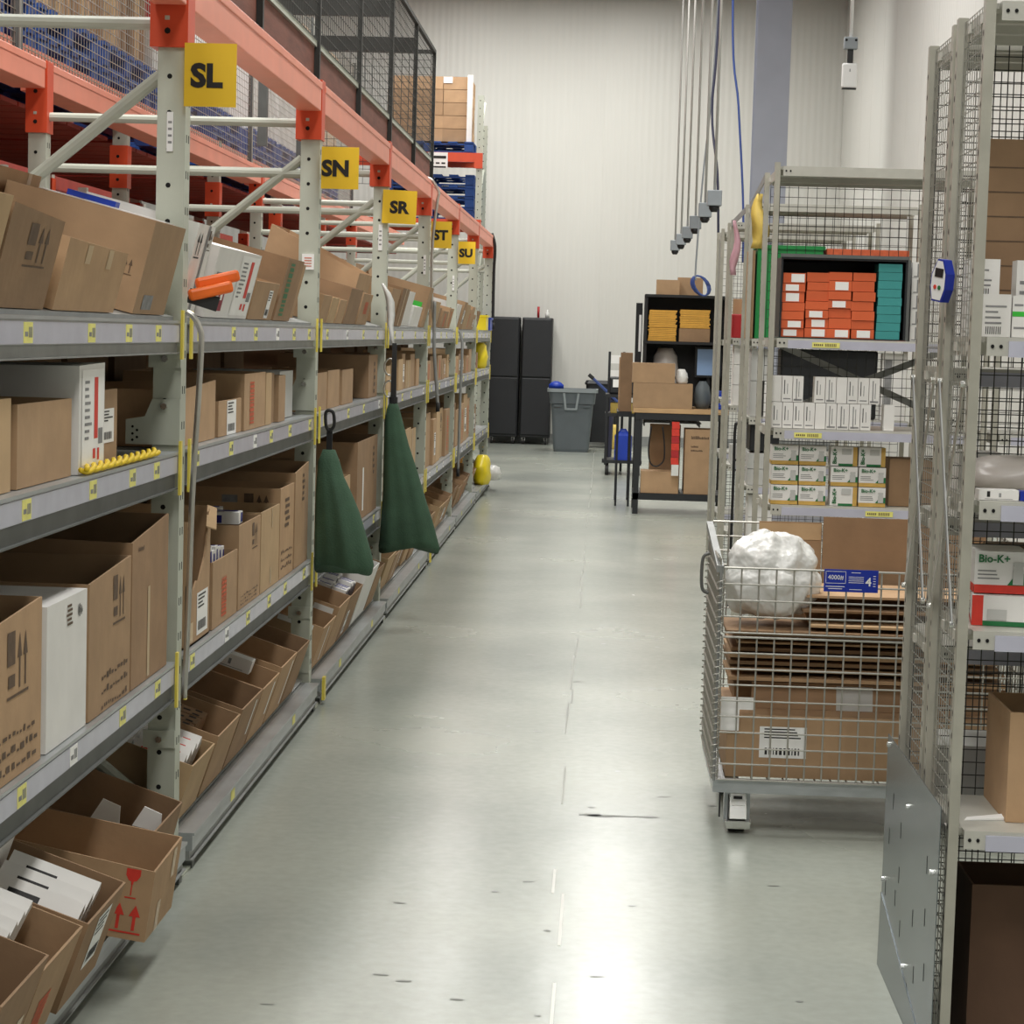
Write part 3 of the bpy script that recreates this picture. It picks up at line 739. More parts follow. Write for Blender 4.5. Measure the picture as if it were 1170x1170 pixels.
carton('brown carton with yellow tape at its rim, third shelf between the SL and SN signs', XU, 7.80, .44, .42, .295, zc, m='card_pale', prints=[('F', .55, .75, .05, .25, 'tape'), ('F', .5, .05, .06, .2, 'tape')])
carton('brown carton with black print block and arrows on its near side, third shelf', XU, 8.26, .36, .50, .35, zc, m='card', prints=[('F', .3, .55, .4, .35, 'textv'), ('F', .1, .1, .8, .25, 'script'), ('N', .55, .72, .12, .2, 'greyrect'), ('N', .72, .70, .2, .24, 'mark')])
carton('tall brown carton against the SN post on the third shelf', XU, 8.66, .38, .50, .40, zc, m='card', hs=(.385, .41, .385, .41), prints=[('F', .5, .65, .2, .3, 'textv')])
carton('grey labelled carton deep behind the torn box on the third shelf', -1.75, 6.75, .4, .4, .36, zc, m='grey_card', closed=True, prints=[('N', .2, .7, .6, .2, 'label')])
carton('brown carton with orange print hidden partly by the green bag, third shelf', XU, 9.60, .50, .40, .36, zc, m='card', prints=[('F', .4, .4, .2, .4, 'vband')])
carton('short brown carton with white packets behind the green bag, third shelf', XU, 10.15, .40, .40, .26, zc, m='card_pale', prints=[('F', .4, .1, .25, .5, 'label')])
carton('long brown carton with white tape edge near the SR post, third shelf', XU, 10.85, .95, .46, .40, zc, m='card_dark', prints=[('F', .25, .1, .06, .55, 'plain_label'), ('F', .75, .5, .1, .4, 'textv')])
for i, (a, b, h_) in enumerate(((4.3, .6, .42), (5.0, .6, .43), (7.3, .6, .44), (8.0, .6, .43), (9.5, .6, .42))):
    n = 0 if a < 6 else 1 if a < 9 else 2
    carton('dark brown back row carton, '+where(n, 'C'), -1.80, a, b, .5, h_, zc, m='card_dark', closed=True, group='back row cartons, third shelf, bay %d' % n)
# --- bottom shelf, bay before SL: boxes stick out over the beam
XD = -1.055
b1 = carton('brown carton at the near end of the bottom shelf, tape on its front corner', -1.115, 3.75, .33, .40, .25, .15, 20, m='card_dark', prints=[('F', .75, .2, .14, .35, 'tape')])
b2 = carton('brown carton with red print, stuffed with white leaflet packs, bottom shelf', -1.125, 4.12, .32, .42, .22, .135, 20, m='card', prints=[('F', .3, .0, .3, .55, 'vband')])
for q in range(4):
    small('white leaflet pack with dark text standing in the red-print carton, bottom shelf', 'black', (.19, .024, .18), inside(b2, -.30, .01+.045*q, .09+.010*q, (R(-45), 0, 0)), 'leaflet packs in the red-print carton')
b3 = carton('brown carton of white cartons with black logos, bottom shelf before the fragile box', -1.125, 4.52, .36, .46, .21, .125, 19, m='card_dark', prints=[('F', .35, .3, .35, .6, 'label')])
for q in range(3):
    small('white carton with black logo in the open bottom shelf box, %s from the fragile box' % ('third', 'second', 'first')[q], 'black', (.21, .030, .17), inside(b3, -.25, .015+.065*q, .085+.008*q, (R(-46), 0, 0)), 'black logo cartons on the bottom shelf')
small('white carton with dark dots and red stripes at the back of the bottom shelf box', 'red', (.16, .12, .13), inside(b3, -.43, .08, .10))
small('white carton with dark dots and red stripes at the back of the bottom shelf box', 'red', (.16, .12, .13), inside(b3, -.43, .21, .10))
for q in C.objects:
    if q.get('label', '').startswith('white carton with dark dots and red'): q['group'] = 'red striped cartons in the bottom shelf box'
b4 = carton('brown open carton with red fragile glass and arrow prints on its side, bottom shelf', -1.062, 5.12, .33, .46, .185, .115, 8, m='card', hs=(.175, .185, .20, .20), prints=[('N', .84, .54, .10, .40, 'fragile'), ('N', .80, .08, .17, .40, 'red_arrows'), ('F', .7, .55, .12, .4, 'tape'), ('F', .3, .0, .12, .4, 'tape')])
b5 = carton('larger brown open carton with white scraps inside, behind the fragile box', -1.195, 5.50, .62, .60, .14, .118, 14, m='card_dark', hs=(.125, .125, .17, .17))
for q, (x, y) in enumerate(((-.16, .36), (-.05, .40))):
    s_ = tag(obj('paper_scrap', MB().hexa([(-.04, 0, 0), (.04, .01, 0), (.03, .012, .05), (-.02, .004, .06), (-.04, .004, 0), (.04, .014, 0), (.03, .016, .05), (-.02, .008, .06)]), 'paper'), 'white paper scrap poking out of the larger open carton, bottom shelf', 'paper', 'paper scraps in the open carton')
    M = inside(b5, x, y, .08); s_.location = M.to_translation(); s_.rotation_euler = M.to_euler()
# --- bottom shelf, SL to SN
zd = ZD+.018; XD1 = -1.228
f1 = carton('brown carton packed with white cartons with red logos, bottom shelf right of the SL post', XD1, 6.30, .36, .46, .19, zd, TD, m='card_pale')
for i in range(4):
    for j in range(4):
        small('white carton with red logo packed in the bottom shelf box by the SL post', 'red', (.075, .050, .12), inside(f1, -.03-.083*(i+1), .01+.07*j, .10+.006*j, (R(-38), 0, 0)), 'red logo cartons by the SL post')
f2 = carton('brown carton with dark packs inside, second right of the SL post on the bottom shelf', XD1, 6.70, .41, .46, .205, zd, TD, m='card')
for j in range(3): small('dark brown pack lying in the second carton right of the SL post', 'dots', (.12, .10, .06), inside(f2, -.22, .05+.11*j, .12), 'dark packs in the bottom shelf carton').data.materials[0] = MT['card_dark']
SM.clear()
carton('reddish brown empty carton with white tape edge, bottom shelf between SL and SN', XD1, 7.14, .42, .50, .215, zd, TD, m='card_dark', prints=[('F', .75, .3, .06, .6, 'plain_label')])
f4 = carton('brown carton with black arrows on its near side and long white packs, bottom shelf', XD1, 7.59, .38, .54, .21, zd, TD, m='card', prints=[('N', .76, .55, .16, .38, 'arrows'), ('N', .48, .6, .1, .3, 'mark'), ('F', .75, .3, .08, .6, 'plain_label')])
for j in range(2):
    small('long white printed pack lying across the arrow carton, bottom shelf', 'spine2', (.17, .07, .05), inside(f4, -.26-.185*j, .20, .20, (0, 0, 0)), 'long white packs on the bottom shelf')
carton('brown carton with a long white edge, second before the SN post on the bottom shelf', XD1, 8.00, .40, .54, .225, zd, TD, m='card', prints=[('F', .8, .1, .06, .8, 'plain_label')])
carton('brown carton with a white folded rim strip beside the SN post, bottom shelf', XD1, 8.43, .34, .56, .22, zd, TD, m='card_dark', prints=[('N', .1, .96, .75, .04, 'plain_label')])
carton('flat dark carton squeezed behind the SN post on the bottom shelf', XD1-.02, 8.80, .24, .46, .16, zd+.007, TD, m='card')
# --- bottom shelf, SN to SR
g1 = carton('brown carton with white label flap right of the SN post, bottom shelf', XD1, 9.28, .42, .46, .20, zd, TD, m='card', prints=[('N', .55, .86, .35, .12, 'plain_label'), ('F', .5, .1, .06, .8, 'plain_label')])
carton('brown carton with dark arrows, second right of the SN post, bottom shelf', XD1, 9.73, .44, .46, .235, zd, TD, m='card', prints=[('N', .5, .5, .2, .3, 'arrows'), ('N', .75, .82, .2, .12, 'plain_label')])
g3 = carton('brown carton of blue and white cartons under the green bag, bottom shelf', XD1, 10.20, .50, .46, .23, zd, TD, m='card_dark', prints=[('F', .2, .1, .2, .5, 'label')])
fill(g3, 'blue', (.07, .055, .10), 4, 7, -.03, .04, .15, 'small white and blue carton in the bottom shelf box under the green bag', 'blue-white cartons under the green bag', jit=.015)
carton('white open carton with grey packs leaning out, bottom shelf near the SR post', XD1, 10.75, .62, .46, .27, zd, TD, m='white_card')
carton('slim brown carton before the SR post on the bottom shelf', XD1, 11.41, .40, .46, .22, zd, TD, m='card')

# --- farther bays, filled shelf by shelf
random.seed(5)
tones = ['card', 'card', 'card_pale', 'card_dark']
tn = {'card': 'brown', 'card_pale': 'pale brown', 'card_dark': 'dark brown', 'white_card': 'white'}
for n in range(3, 7):
    for lv, z, tl, hr, lr in (('A', za, TA, (.13, .24), (.32, .6)), ('B', zb, 0, (.15, .22), (.2, .4)), ('C', zc, 0, (.28, .42), (.3, .55)), ('D', zd, TD, (.16, .22), (.35, .55))):
        y = YN[n]+.13; end = YN[n+1]-.08
        if n == 6: end = YN[n+1]-1.72
        if n == 3 and lv == 'A': end = 14.38
        while True:
            L = random.uniform(*lr)
            if y+L > end: break
            h_ = random.uniform(*hr); m = random.choice(tones); x = {'D': XD1, 'C': XU}.get(lv, XB)
            pr = []; feat = ''
            q = random.random()
            if lv == 'A' and random.random() < .22: m = 'white_card'
            if q < .25: pr = [('F', .3, .2, .4, .5, 'label')]; feat = ' with a white label'
            elif q < .45: pr = [('F', .4, .1, .2, .75, 'vband')]; feat = ' with a red text band'
            elif q < .6: pr = [('F', .45, .0, .1, 1, 'tape')]; feat = ' with a tape strip'
            elif q < .7: pr = [('F', .5, .5, .3, .4, 'mark')]; feat = ' with a dark handling mark'
            dx_ = random.uniform(0, .03)
            carton('%s carton%s, %s' % (tn[m], feat, where(n, lv)), x-dx_, y, L, random.uniform(.34, .46), h_, z+dx_*math.tan(R(tl)), tl, m=m, prints=pr, group='cartons, %s, bay %d' % (SH[lv], n), closed=(lv in 'BC' and random.random() < .5))
            y += L+random.uniform(.02, .06)
        if lv in 'BC':
            y = YN[n]+.3
            while y < end-.7:
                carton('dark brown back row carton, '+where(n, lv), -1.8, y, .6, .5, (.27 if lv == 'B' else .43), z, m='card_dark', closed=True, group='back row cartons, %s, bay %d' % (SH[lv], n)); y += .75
# back rows on the tilted shelves of the near bays
for n, y in ((0, 4.4), (1, 6.4), (1, 7.1), (1, 7.8), (2, 9.3), (2, 10.0), (2, 10.7)):
    carton('dark brown back row carton, '+where(n, 'D'), -1.86, y, .6, .46, .33, ZD+.006, m='card_dark', closed=True, group='back row cartons, bottom shelf, bay %d' % n)
# bright green sticker carton near ST
carton('brown carton with a bright green sticker on the top shelf by the ST post', XB, 14.42, .26, .36, .27, za, TA, m='card', prints=[('N', .72, .35, .2, .25, 'green')])
# ---------------------------------------------------------------- things hung on and lying in the rack
def smooth_pts(pts, k=6):
    out = []; n = len(pts); P = [Vector(p) for p in pts]
    for i in range(n-1):
        p0, p1, p2, p3 = P[max(i-1, 0)], P[i], P[i+1], P[min(i+2, n-1)]
        for j in range(k):
            t = j/k; out.append(.5*((2*p1)+(-p0+p2)*t+(2*p0-5*p1+4*p2-p3)*t*t+(-p0+3*p1-3*p2+p3)*t**3))
    out.append(P[-1]); return out
def pole(label, y, xz, r=.011, mt='steel'):
    b = xz[-1]
    t = thing('hook_pole', label, 'pole', (b[0], y, b[1]))
    obj('shaft', MB().path(smooth_pts([(x-b[0], 0, z-b[1]) for x, z in xz]), r, 8), mt, t, smooth=True)
    if mt != 'steel': obj('end_cap', MB().tube((0, 0, -.03), (0, 0, .03), r*1.25, 8), 'rubber' if mt != 'steel' else mt, t, smooth=True)
    return t
pole('bent grey steel hook pole hanging in front of the SL post', 6.09, [(-1.172, 1.634), (-1.152, 1.622), (-1.134, 1.59), (-1.128, 1.553), (-1.133, 1.407), (-1.146, 1.136), (-1.152, .815), (-1.160, .545)], .0085, 'steel')
pole('dark steel hook pole curving over the orange beam beside the ST sign', 14.72, [(-1.231, 2.622), (-1.189, 2.60), (-1.147, 2.53), (-1.155, 2.46), (-1.178, 2.197), (-1.176, 1.859), (-1.150, 1.62)], .010, 'steel')
pole('grey steel pole leaning across the shelves by the ST post', 14.66, [(-1.150, 1.80), (-1.148, 1.55), (-1.140, 1.415), (-1.110, 1.093)], .011, 'galv_dull')
pole('dark bent hook pole hanging by the SU post', 17.5, [(-1.172, 1.61), (-1.152, 1.56), (-1.142, 1.456), (-1.148, 1.106), (-1.150, .474)], .011, 'galv_dull')
pole('thin dark hook pole at the last post of the rack run', 22.82, [(-1.215, 2.63), (-1.178, 2.494), (-1.182, 2.24), (-1.18, 1.875), (-1.178, 1.674)], .016, 'dark_metal')
# green canvas bags
def bag(label, apex, y, secs, seed):
    random.seed(seed)
    secs = [(a+.006, b+.006, c, d) for a, b, c, d in secs]; ax, az = apex; b = secs[-1]
    t = thing('canvas_bag', label, 'bag', ((b[0]+b[1])/2, y, b[2])); ox, oz = (b[0]+b[1])/2, b[2]
    rings = []; n = 44
    ph = random.uniform(0, 6)
    for i, (xl, xr, z, dy) in enumerate(secs):
        c = (xl+xr)/2; hw = (xr-xl)/2; f = i/(len(secs)-1); ring = []
        for j in range(n):
            a = 2*math.pi*j/n
            rp = 1+.16*f*math.sin(4*a+ph+1.5*f)+.10*f*math.sin(9*a-ph+f)
            ring.append((c-ox+hw*math.cos(a)*(1+.02*f*math.sin(6*a+ph)), dy*math.sin(a)*rp, z-oz+(.02*f*math.sin(2*a+ph) if i == len(secs)-1 else 0)))
        rings.append(ring)
    obj('bag_body', MB().rings(rings, cap=(True, True)), 'canvas', t, smooth=True)
    # hem seam round the bottom
    last = rings[-1]; hem = MB().rings([[(p[0]*1.01, p[1]*1.04, p[2]+.03) for p in last], [(p[0]*1.012, p[1]*1.05, p[2]+.022) for p in last]], cap=(False, False))
    obj('hem', hem, 'canvas', t)
    return t, ox, oz
bag1, ox, oz = bag('dark green canvas bag hanging by a black carabiner from the SN post', (-1.131, 1.10), 9.0,
    [(-1.160, -1.108, 1.10, .014), (-1.178, -1.088, 1.05, .03), (-1.182, -1.07, .99, .045), (-1.186, -1.035, .92, .06), (-1.186, -1.00, .84, .07), (-1.186, -.972, .75, .075), (-1.186, -.95, .68, .075), (-1.184, -.936, .625, .06), (-1.182, -.942, .603, .05)], 2)
obj('strap', MB().box((-.012, -.004, 0), (.012, .004, .10)), 'black', bag1, (-1.127-ox, 0, 1.09-oz))
cl = smooth_pts([(-1.134, 0, 1.175), (-1.115, 0, 1.20), (-1.118, 0, 1.25), (-1.135, 0, 1.262), (-1.15, 0, 1.25), (-1.148, 0, 1.20), (-1.134, 0, 1.175)])
obj('carabiner', MB().path([(p.x+.006-ox, -.006, p.z-oz) for p in cl], .007, 8), 'black', bag1, smooth=True)
bag2, ox, oz = bag('tall dark green canvas bag hanging by a grey strap beside the SR post', (-1.142, 1.219), 11.8,
    [(-1.16, -1.124, 1.22, .014), (-1.178, -1.105, 1.17, .03), (-1.186, -1.085, 1.10, .045), (-1.188, -1.05, .98, .06), (-1.188, -1.00, .84, .075), (-1.188, -.955, .70, .085), (-1.195, -.91, .57, .085), (-1.20, -.88, .47, .08), (-1.205, -.868, .43, .06), (-1.203, -.874, .412, .05)], 5)
obj('strap', MB().hexa([(-.016, -.003, 0), (.016, -.003, 0), (.016, .003, 0), (-.016, .003, 0), (-.012, -.003, .33), (.012, -.003, .33), (.012, .003, .33), (-.012, .003, .33)]), 'dark_metal', bag2, (-1.136-ox, 0, 1.20-oz))
obj('strap_collar', MB().rings([[(.024*math.cos(a*math.pi/5), .02*math.sin(a*math.pi/5), z) for a in range(10)] for z in (0, .07)]), 'black', bag2, (-1.136-ox, 0, 1.17-oz))
# plastic sleeve hanging from the SR post
rs = []
for x, z, w_, yy in ((-1.215, 1.85, .012, 0), (-1.185, 1.80, .035, -.01), (-1.168, 1.75, .045, -.005), (-1.163, 1.68, .042, .004), (-1.163, 1.62, .03, -.008), (-1.155, 1.56, .022, 0), (-1.14, 1.50, .008, -.004)):
    rs.append([(x-w_/2, 11.84+yy, z), (x+w_*.1, 11.835+yy-.008, z), (x+w_/2, 11.84+yy, z), (x, 11.848+yy, z)])
tag(obj('plastic_sleeve', MB().rings(rs), 'plastic_film', smooth=True), 'crumpled white plastic sleeve hanging from the SR post', 'plastic sleeve')
# wire coil by the SR post
co_ = MB()
for k in range(2):
    co_.path([(-1.165+.03*math.cos(a*.35), 11.86, 1.40-.12*k+.045*math.sin(a*.35)) for a in range(15)], .005, 6)
tag(obj('wire_loop', co_, 'steel', smooth=True), 'loops of grey wire hanging beside the SR post above the tall bag', 'wire')
# orange handled tool on the top shelf
tool = thing('hand_tool', 'bright orange plastic handled tool resting on the beam right of the SL post', 'tool', (-1.150, 6.36, 1.70), (0, R(-8), R(20)))
for k, (dx, dz) in enumerate(((0, 0), (.03, .03))):
    obj('handle', MB().box((-.07, -.015+.035*k, -.018), (.062, .015+.035*k, .016)), 'orange_tool', tool, (dx, 0, dz), (0, R(-6), 0), bevel=.009)
obj('blade', MB().box((-.06, .002, -.055), (.03, .010, -.012)), 'dark_metal', tool, (0, 0, 0), (0, R(24), 0))
# yellow rope lying on the second shelf
rp = thing('rope', 'yellow twisted rope lying along the front of the second shelf before the SL post', 'rope', (-1.207, 5.05, 1.240))
for s_ in (0, math.pi):
    obj('strand', MB().path([(.007*math.cos(t_*1.9+s_), .042*t_, .014+.007*math.sin(t_*1.9+s_)) for t_ in [q*.25 for q in range(80)]], .0065, 6), 'rope', rp, smooth=True)
# yellow and blue goods at the far end of the run
def sack(label, x, y, z, rx, ry, h_, mt, seed, name='sack', cat='bag'):
    random.seed(seed); rings = []; n = 16
    for i in range(8):
        f = i/7; r = (math.sin(math.pi*min(.94, .2+f*.74)))**.4
        rings.append([(rx*r*math.cos(2*math.pi*j/n)*random.uniform(.88, 1.1), ry*r*math.sin(2*math.pi*j/n)*random.uniform(.88, 1.1), h_*f+random.uniform(-.01, .01)*(0 < i < 7)) for j in range(n)])
    return tag(obj(name, MB().rings(rings), mt, None, (x, y, z), smooth=True), label, cat)
sack('yellow plastic sack on the bottom shelf at the far end of the rack run', -1.18, 21.55, ZD+.006, .09, .26, .28, 'yellow_plastic', 1)
sack('crumpled white plastic bag next to the yellow sack at the end of the rack', -1.12, 22.25, ZD+.006, .1, .2, .14, 'plastic_film', 2)
sack('amber sack behind the yellow sack on the bottom shelf', -1.50, 21.8, ZD+.006, .14, .3, .34, 'envelope', 3)
sack('yellow sack on the second shelf at the end of the rack run', -1.30, 22.3, ZB+.006, .11, .18, .26, 'yellow_plastic', 4)
def tote(label, x, y, z, sx, sy, h_, mt):
    t = thing('storage_tote', label, 'tote', (x, y, z)); m = MB(); a = .012
    for q in ((-sx, -sy, 0, sx, sy, a), (-sx, -sy, a, -sx+a, sy, h_), (sx-a, -sy, a, sx, sy, h_), (-sx+a, -sy, a, sx-a, -sy+a, h_), (-sx+a, sy-a, a, sx-a, sy, h_)): m.box(q[:3], q[3:])
    obj('tote_body', m, mt, t)
    r = MB()
    for q in ((-sx-.01, -sy-.01, sx+.01, -sy), (-sx-.01, sy, sx+.01, sy+.01), (-sx-.01, -sy, -sx, sy), (sx, -sy, sx+.01, sy)): r.box((q[0], q[1], h_-.02), (q[2], q[3], h_))
    obj('rim', r, mt, t); return t
tote('yellow plastic tote on the top shelf at the end of the rack run', -1.28, 21.95, ZA+.02, .09, .2, .15, 'yellow_plastic')
tote('purple-blue plastic tote on the top shelf beside the yellow tote', -1.26, 22.55, ZA+.02, .08, .2, .13, 'blue_plastic')
# ---------------------------------------------------------------- pallets and goods behind the rear fence
pal_parts = None
def pallet(label, x, y, z, rz=0, group=None):
    """1.0 x 1.2 blue pallet, origin at the bottom centre"""
    t = thing('pallet', label, 'pallet', (x, y, z), (0, 0, rz), group)
    global pal_parts
    if pal_parts is None:
        pal_parts = (MB().box((-.5, -.06, 0), (.5, .06, .022)).mesh('deck_board'), MB().box((-.06, -.06, 0), (.06, .06, .09)).mesh('block'), MB().box((-.05, -.6, 0), (.05, .6, .02)).mesh('stringer_board'))
    for k in range(6): obj('deck_board', pal_parts[0], 'pallet_blue', t, (0, -.54+.216*k, .122))
    for a in (-.44, 0, .44):
        obj('stringer_board', pal_parts[2], 'pallet_blue', t, (a, 0, .10)); obj('stringer_board', pal_parts[2], 'pallet_blue', t, (a, 0, -.0))
        for b in (-.54, 0, .54): obj('block', pal_parts[1], 'pallet_blue', t, (a, b, .015))
    return t
def load(label, x, y, z, sx, sy, sz, nx, ny, nz, mt, wrap=False, group=None, gap=.006, cap_=None):
    t = thing('carton_stack', label, 'carton stack', (x, y, z), group=group)
    me = MB().box((0, 0, 0), (sx/nx-gap, sy/ny-gap, sz/nz-gap)).mesh('carton')
    for i in range(nx):
        for j in range(ny):
            for k in range(nz):
                if 0 < i < nx-1 and 0 < j < ny-1 and k < nz-1: continue
                obj('carton', me, mt, t, (-sx/2+i*sx/nx+random.uniform(-.006, .006), -sy/2+j*sy/ny, k*sz/nz))
    return t
ZP = 2.832
pls = [(9.9, 'b'), (11.2, 'sheets'), (12.55, 'sheets'), (13.9, 'rb'), (15.9, 'low'), (17.6, 'white'), (19.0, 'white'), (20.4, 'card'), (21.8, 'card')]
PD = ['dark cartons at the left frame edge', 'left cardboard bundle behind the mesh', 'cardboard bundle nearer the SL post', 'dark red crate behind the mesh', 'low grey cartons behind the mesh', 'nearer white carton stack', 'farther white carton stack', 'nearer brown stack behind the mesh', 'farther brown stack behind the mesh']
for i, (yy, kind) in enumerate(pls):
    for q in range(2): pallet('blue pallet, %s of two under the %s' % (('lower', 'upper')[q], PD[i]), -3.27, yy, ZP+.147*q, 0, 'pallets on the rear rack deck')
    zz = ZP+.293
    if kind == 'sheets':
        t = thing('cardboard_bundle', 'bundle of upright flattened cartons strapped on a pallet behind the mesh, '+('left' if i == 1 else 'nearer the SL post'), 'cardboard bundle', (-3.27, yy, zz))
        random.seed(40+i); y_ = -.58
        while y_ < .56:
            d = random.uniform(.025, .05)
            if y_+d > .59: break
            obj('flat_carton', MB().box((-.46, y_, 0), (.46+random.uniform(-.02, .02), y_+d-.006, random.choice((.62, .64, .6)))), random.choice(['card', 'card_pale', 'card_dark']), t); y_ += d
        y_ = -.58
        while y_ < .56:
            d = random.uniform(.025, .05)
            if y_+d > .59: break
            obj('flat_carton', MB().box((-.46, y_, .66), (.46+random.uniform(-.02, .02), y_+d-.006, 1.25)), random.choice(['card', 'card_pale']), t); y_ += d
    elif kind == 'white': load('stack of white cartons on a pallet behind the mesh, seen beside the SN post', -3.27, yy, zz, .96, 1.14, 1.1, 2, 2, 2, 'white_card', group='white carton stacks')
    elif kind == 'card': load('stack of brown cartons on a pallet behind the mesh fence', -3.27, yy, zz, .96, 1.14, 1.2, 2, 2, 3, 'card', group='brown carton stacks behind the mesh')
    elif kind == 'rb':
        load('grey cartons stacked on the pallet left of the SL post top', -3.27, yy, zz, .96, 1.1, .26, 2, 2, 1, 'grey_card')
        tag(obj('red_crate', MB().box((-.45, -.5, 0), (.45, .5, .7)), 'red_plastic', None, (-3.27, yy, zz+.264), bevel=.02), 'dark red crate on grey cartons behind the mesh near the SL post', 'crate')
    elif kind == 'b':
        load('brown cartons with a white label behind the mesh at the left frame edge', -3.27, yy, zz, .96, 1.14, 1.1, 1, 2, 2, 'card_dark')
    else: load('low stack of grey cartons behind the mesh between the SL and SN signs', -3.27, yy, zz, .9, .6, .2, 2, 2, 1, 'grey_card')
for i, (yy, hh, mt) in enumerate(((7.7, .6, 'card'), (10.55, .62, 'card'), (13.4, .7, 'card_pale'), (16.2, .6, 'card_dark'), (19.0, .75, 'card'), (21.6, .8, 'card_pale'), (24.3, .9, 'card_dark'), (27.05, .9, 'card'))):
    load('brown carton stack on the lower deck of the rear rack, dim behind the shelving', -3.27, yy, 1.445, .9, 2.3, hh, 2, 4, 2, mt, group='carton stacks on the lower rear deck')
for i, yy in enumerate((13.4, 16.2, 19.0, 21.6, 24.3, 27.05)):
    load('dim brown carton stack on the ground of the deep rear rack rows', -5.5, yy, .02, .9, 2.2, 1.9, 1, 3, 3, 'card_dark', group='carton stacks on the ground behind')
# ---------------------------------------------------------------- rack across the far end
er = thing('rack_bay', 'orange beamed pallet rack with white perforated posts against the back wall', 'rack', (0, 29.0, 0))
post('post', er, -1.775, -1.695, 0, 0, 4.70); post('post', er, -1.775, -1.695, 1.0, 0, 4.4); post('post', er, -4.0, -3.92, 0, 0, 4.70)
for z in (3.83, 2.96): obj('orange_beam', MB().box((-3.92, -.01, z), (-1.775, .05, z+.12)), 'orange', er); obj('orange_beam', MB().box((-3.92, .99, z), (-1.775, 1.05, z+.12)), 'orange', er); obj('beam_connector', MB().box((-1.80, -.02, z-.08), (-1.69, .0, z+.12)), 'orange', er)
for z in (2.2, 3.3, 4.2): obj('brace', MB().tube((-1.735, .07, z), (-1.735, 1.0, z+.5), .016, 8), 'rack_grey', er)
s_ = thing('notice_card', 'white notice card with a black heading fixed to the orange beam at the far end', 'notice', (-2.28, 28.972, 3.735))
obj('card', MB().box((-.13, -.004, 0), (.13, .004, .21)), 'paper', s_)
nm = MB().box((-.11, -.006, .13), (.11, -.004, .165)).box((-.11, -.006, .01), (.11, -.004, .03))
for q in range(3): nm.box((-.1+.075*q, -.006, .06), (-.05+.075*q, -.004, .08))
obj('print', nm, 'ink', s_)['kind'] = 'stuff'
pallet('blue pallet under the wrapped carton stack at the far end', -2.42, 29.54, 3.952, R(90))
t = load('shrink-wrapped brown carton stack with white corner post at the far end', -2.42, 29.6, 4.10, 1.1, 1.0, .85, 3, 2, 5, 'card')
obj('corner_post', MB().box((.545, -.515, 0), (.57, -.49, .87)).box((.50, -.52, 0), (.57, -.512, .87)), 'paper', t)
obj('label', MB().box((.18, -.508, .76), (.30, -.504, .84)), 'paper', t)
for k in range(4):
    pallet('blue pallet, %s from below in the stack at the far end' % ORD[k], -2.40, 29.6, 3.085+.147*k, R(90), 'stacked blue pallets at the far end')
# ---------------------------------------------------------------- far end of the aisle
def cabinet(label, x0, x1, y):
    t = thing('storage_cabinet', label, 'cabinet', ((x0+x1)/2, y, 0)); hw = (x1-x0)/2
    obj('cabinet_body', MB().box((-hw, 0, .10), (hw, .5, 1.84)), 'black_plastic', t, bevel=.015)
    obj('door', MB().box((-hw+.012, -.03, .98), (hw-.012, -.002, 1.82)), 'black_plastic', t, bevel=.012)
    d = obj('door', MB().box((-hw+.012, -.03, .14), (hw-.012, -.002, .965)), 'black_plastic', t, bevel=.012)
    obj('handle', MB().box((hw-.05, -.045, .82), (hw-.03, -.03, .93)), 'dark_metal', d)
    for sx in (-1, 1):
        c_ = obj('caster', MB().tube((sx*(hw-.06)-.015, .05, .05), (sx*(hw-.06)+.015, .05, .05), .05, 12), 'rubber', t)
        obj('caster_fork', MB().box((sx*(hw-.06)-.02, .035, .05), (sx*(hw-.06)+.02, .065, .10)), 'chrome', c_)
    return t
cabinet('black two-door plastic cabinet next to the rack end, at the back wall', -1.675, -1.245, 31.75)
cabinet('black two-door plastic cabinet between its twin and the grey bin', -1.21, -.77, 31.75)
tag(obj('red_tube', MB().tube((-.99, 31.95, 1.842), (-.99, 31.95, 2.0), .018, 10), 'red_plastic', smooth=True), 'red tube standing on top of a black cabinet', 'tube')
tag(obj('small_bottle', MB().rings([[(-.86+r*math.cos(a*math.pi/5), 31.95+r*math.sin(a*math.pi/5), z) for a in range(10)] for r, z in ((.03, 1.842), (.03, 1.91), (.012, 1.93), (.012, 1.96))]), 'plastic_film', smooth=True), 'small clear bottle standing on top of a black cabinet', 'bottle')
# grey bin
tb = thing('waste_bin', 'large square grey plastic waste bin in front of the black cabinets', 'bin', (-.43, 30.3, 0))
def rr(hw, z, r=.06, n=4, hy=None):
    hy = hy or hw; pts = []
    for cx, cy, a0 in ((hw-r, hy-r, 0), (-hw+r, hy-r, 90), (-hw+r, -hy+r, 180), (hw-r, -hy+r, 270)):
        for i in range(n+1):
            a = R(a0+90*i/n); pts.append((cx+r*math.cos(a), cy+r*math.sin(a), z))
    return pts
obj('bin_body', MB().rings([rr(.235, 0), rr(.245, .04), rr(.29, .66), rr(.31, .665), rr(.325, .84), rr(.31, .84), rr(.28, .6), rr(.22, .03)], cap=(True, True)), 'bin_grey', tb)
obj('rim', MB().rings([rr(.325, .82), rr(.348, .82), rr(.348, .865), rr(.325, .865), rr(.325, .82)], cap=(False, False)), 'bin_rim', tb)
hb = MB().box((-.10, -.338, .58), (.07, -.33, .605)).hexa([(-.10, -.338, .58), (-.07, -.338, .58), (-.07, -.325, .58), (-.10, -.325, .58), (-.13, -.345, .81), (-.10, -.345, .81), (-.10, -.325, .81), (-.13, -.325, .81)])
hb.hexa([(.04, -.338, .58), (.07, -.338, .58), (.07, -.325, .58), (.04, -.325, .58), (.07, -.345, .81), (.10, -.345, .81), (.10, -.325, .81), (.07, -.325, .81)])
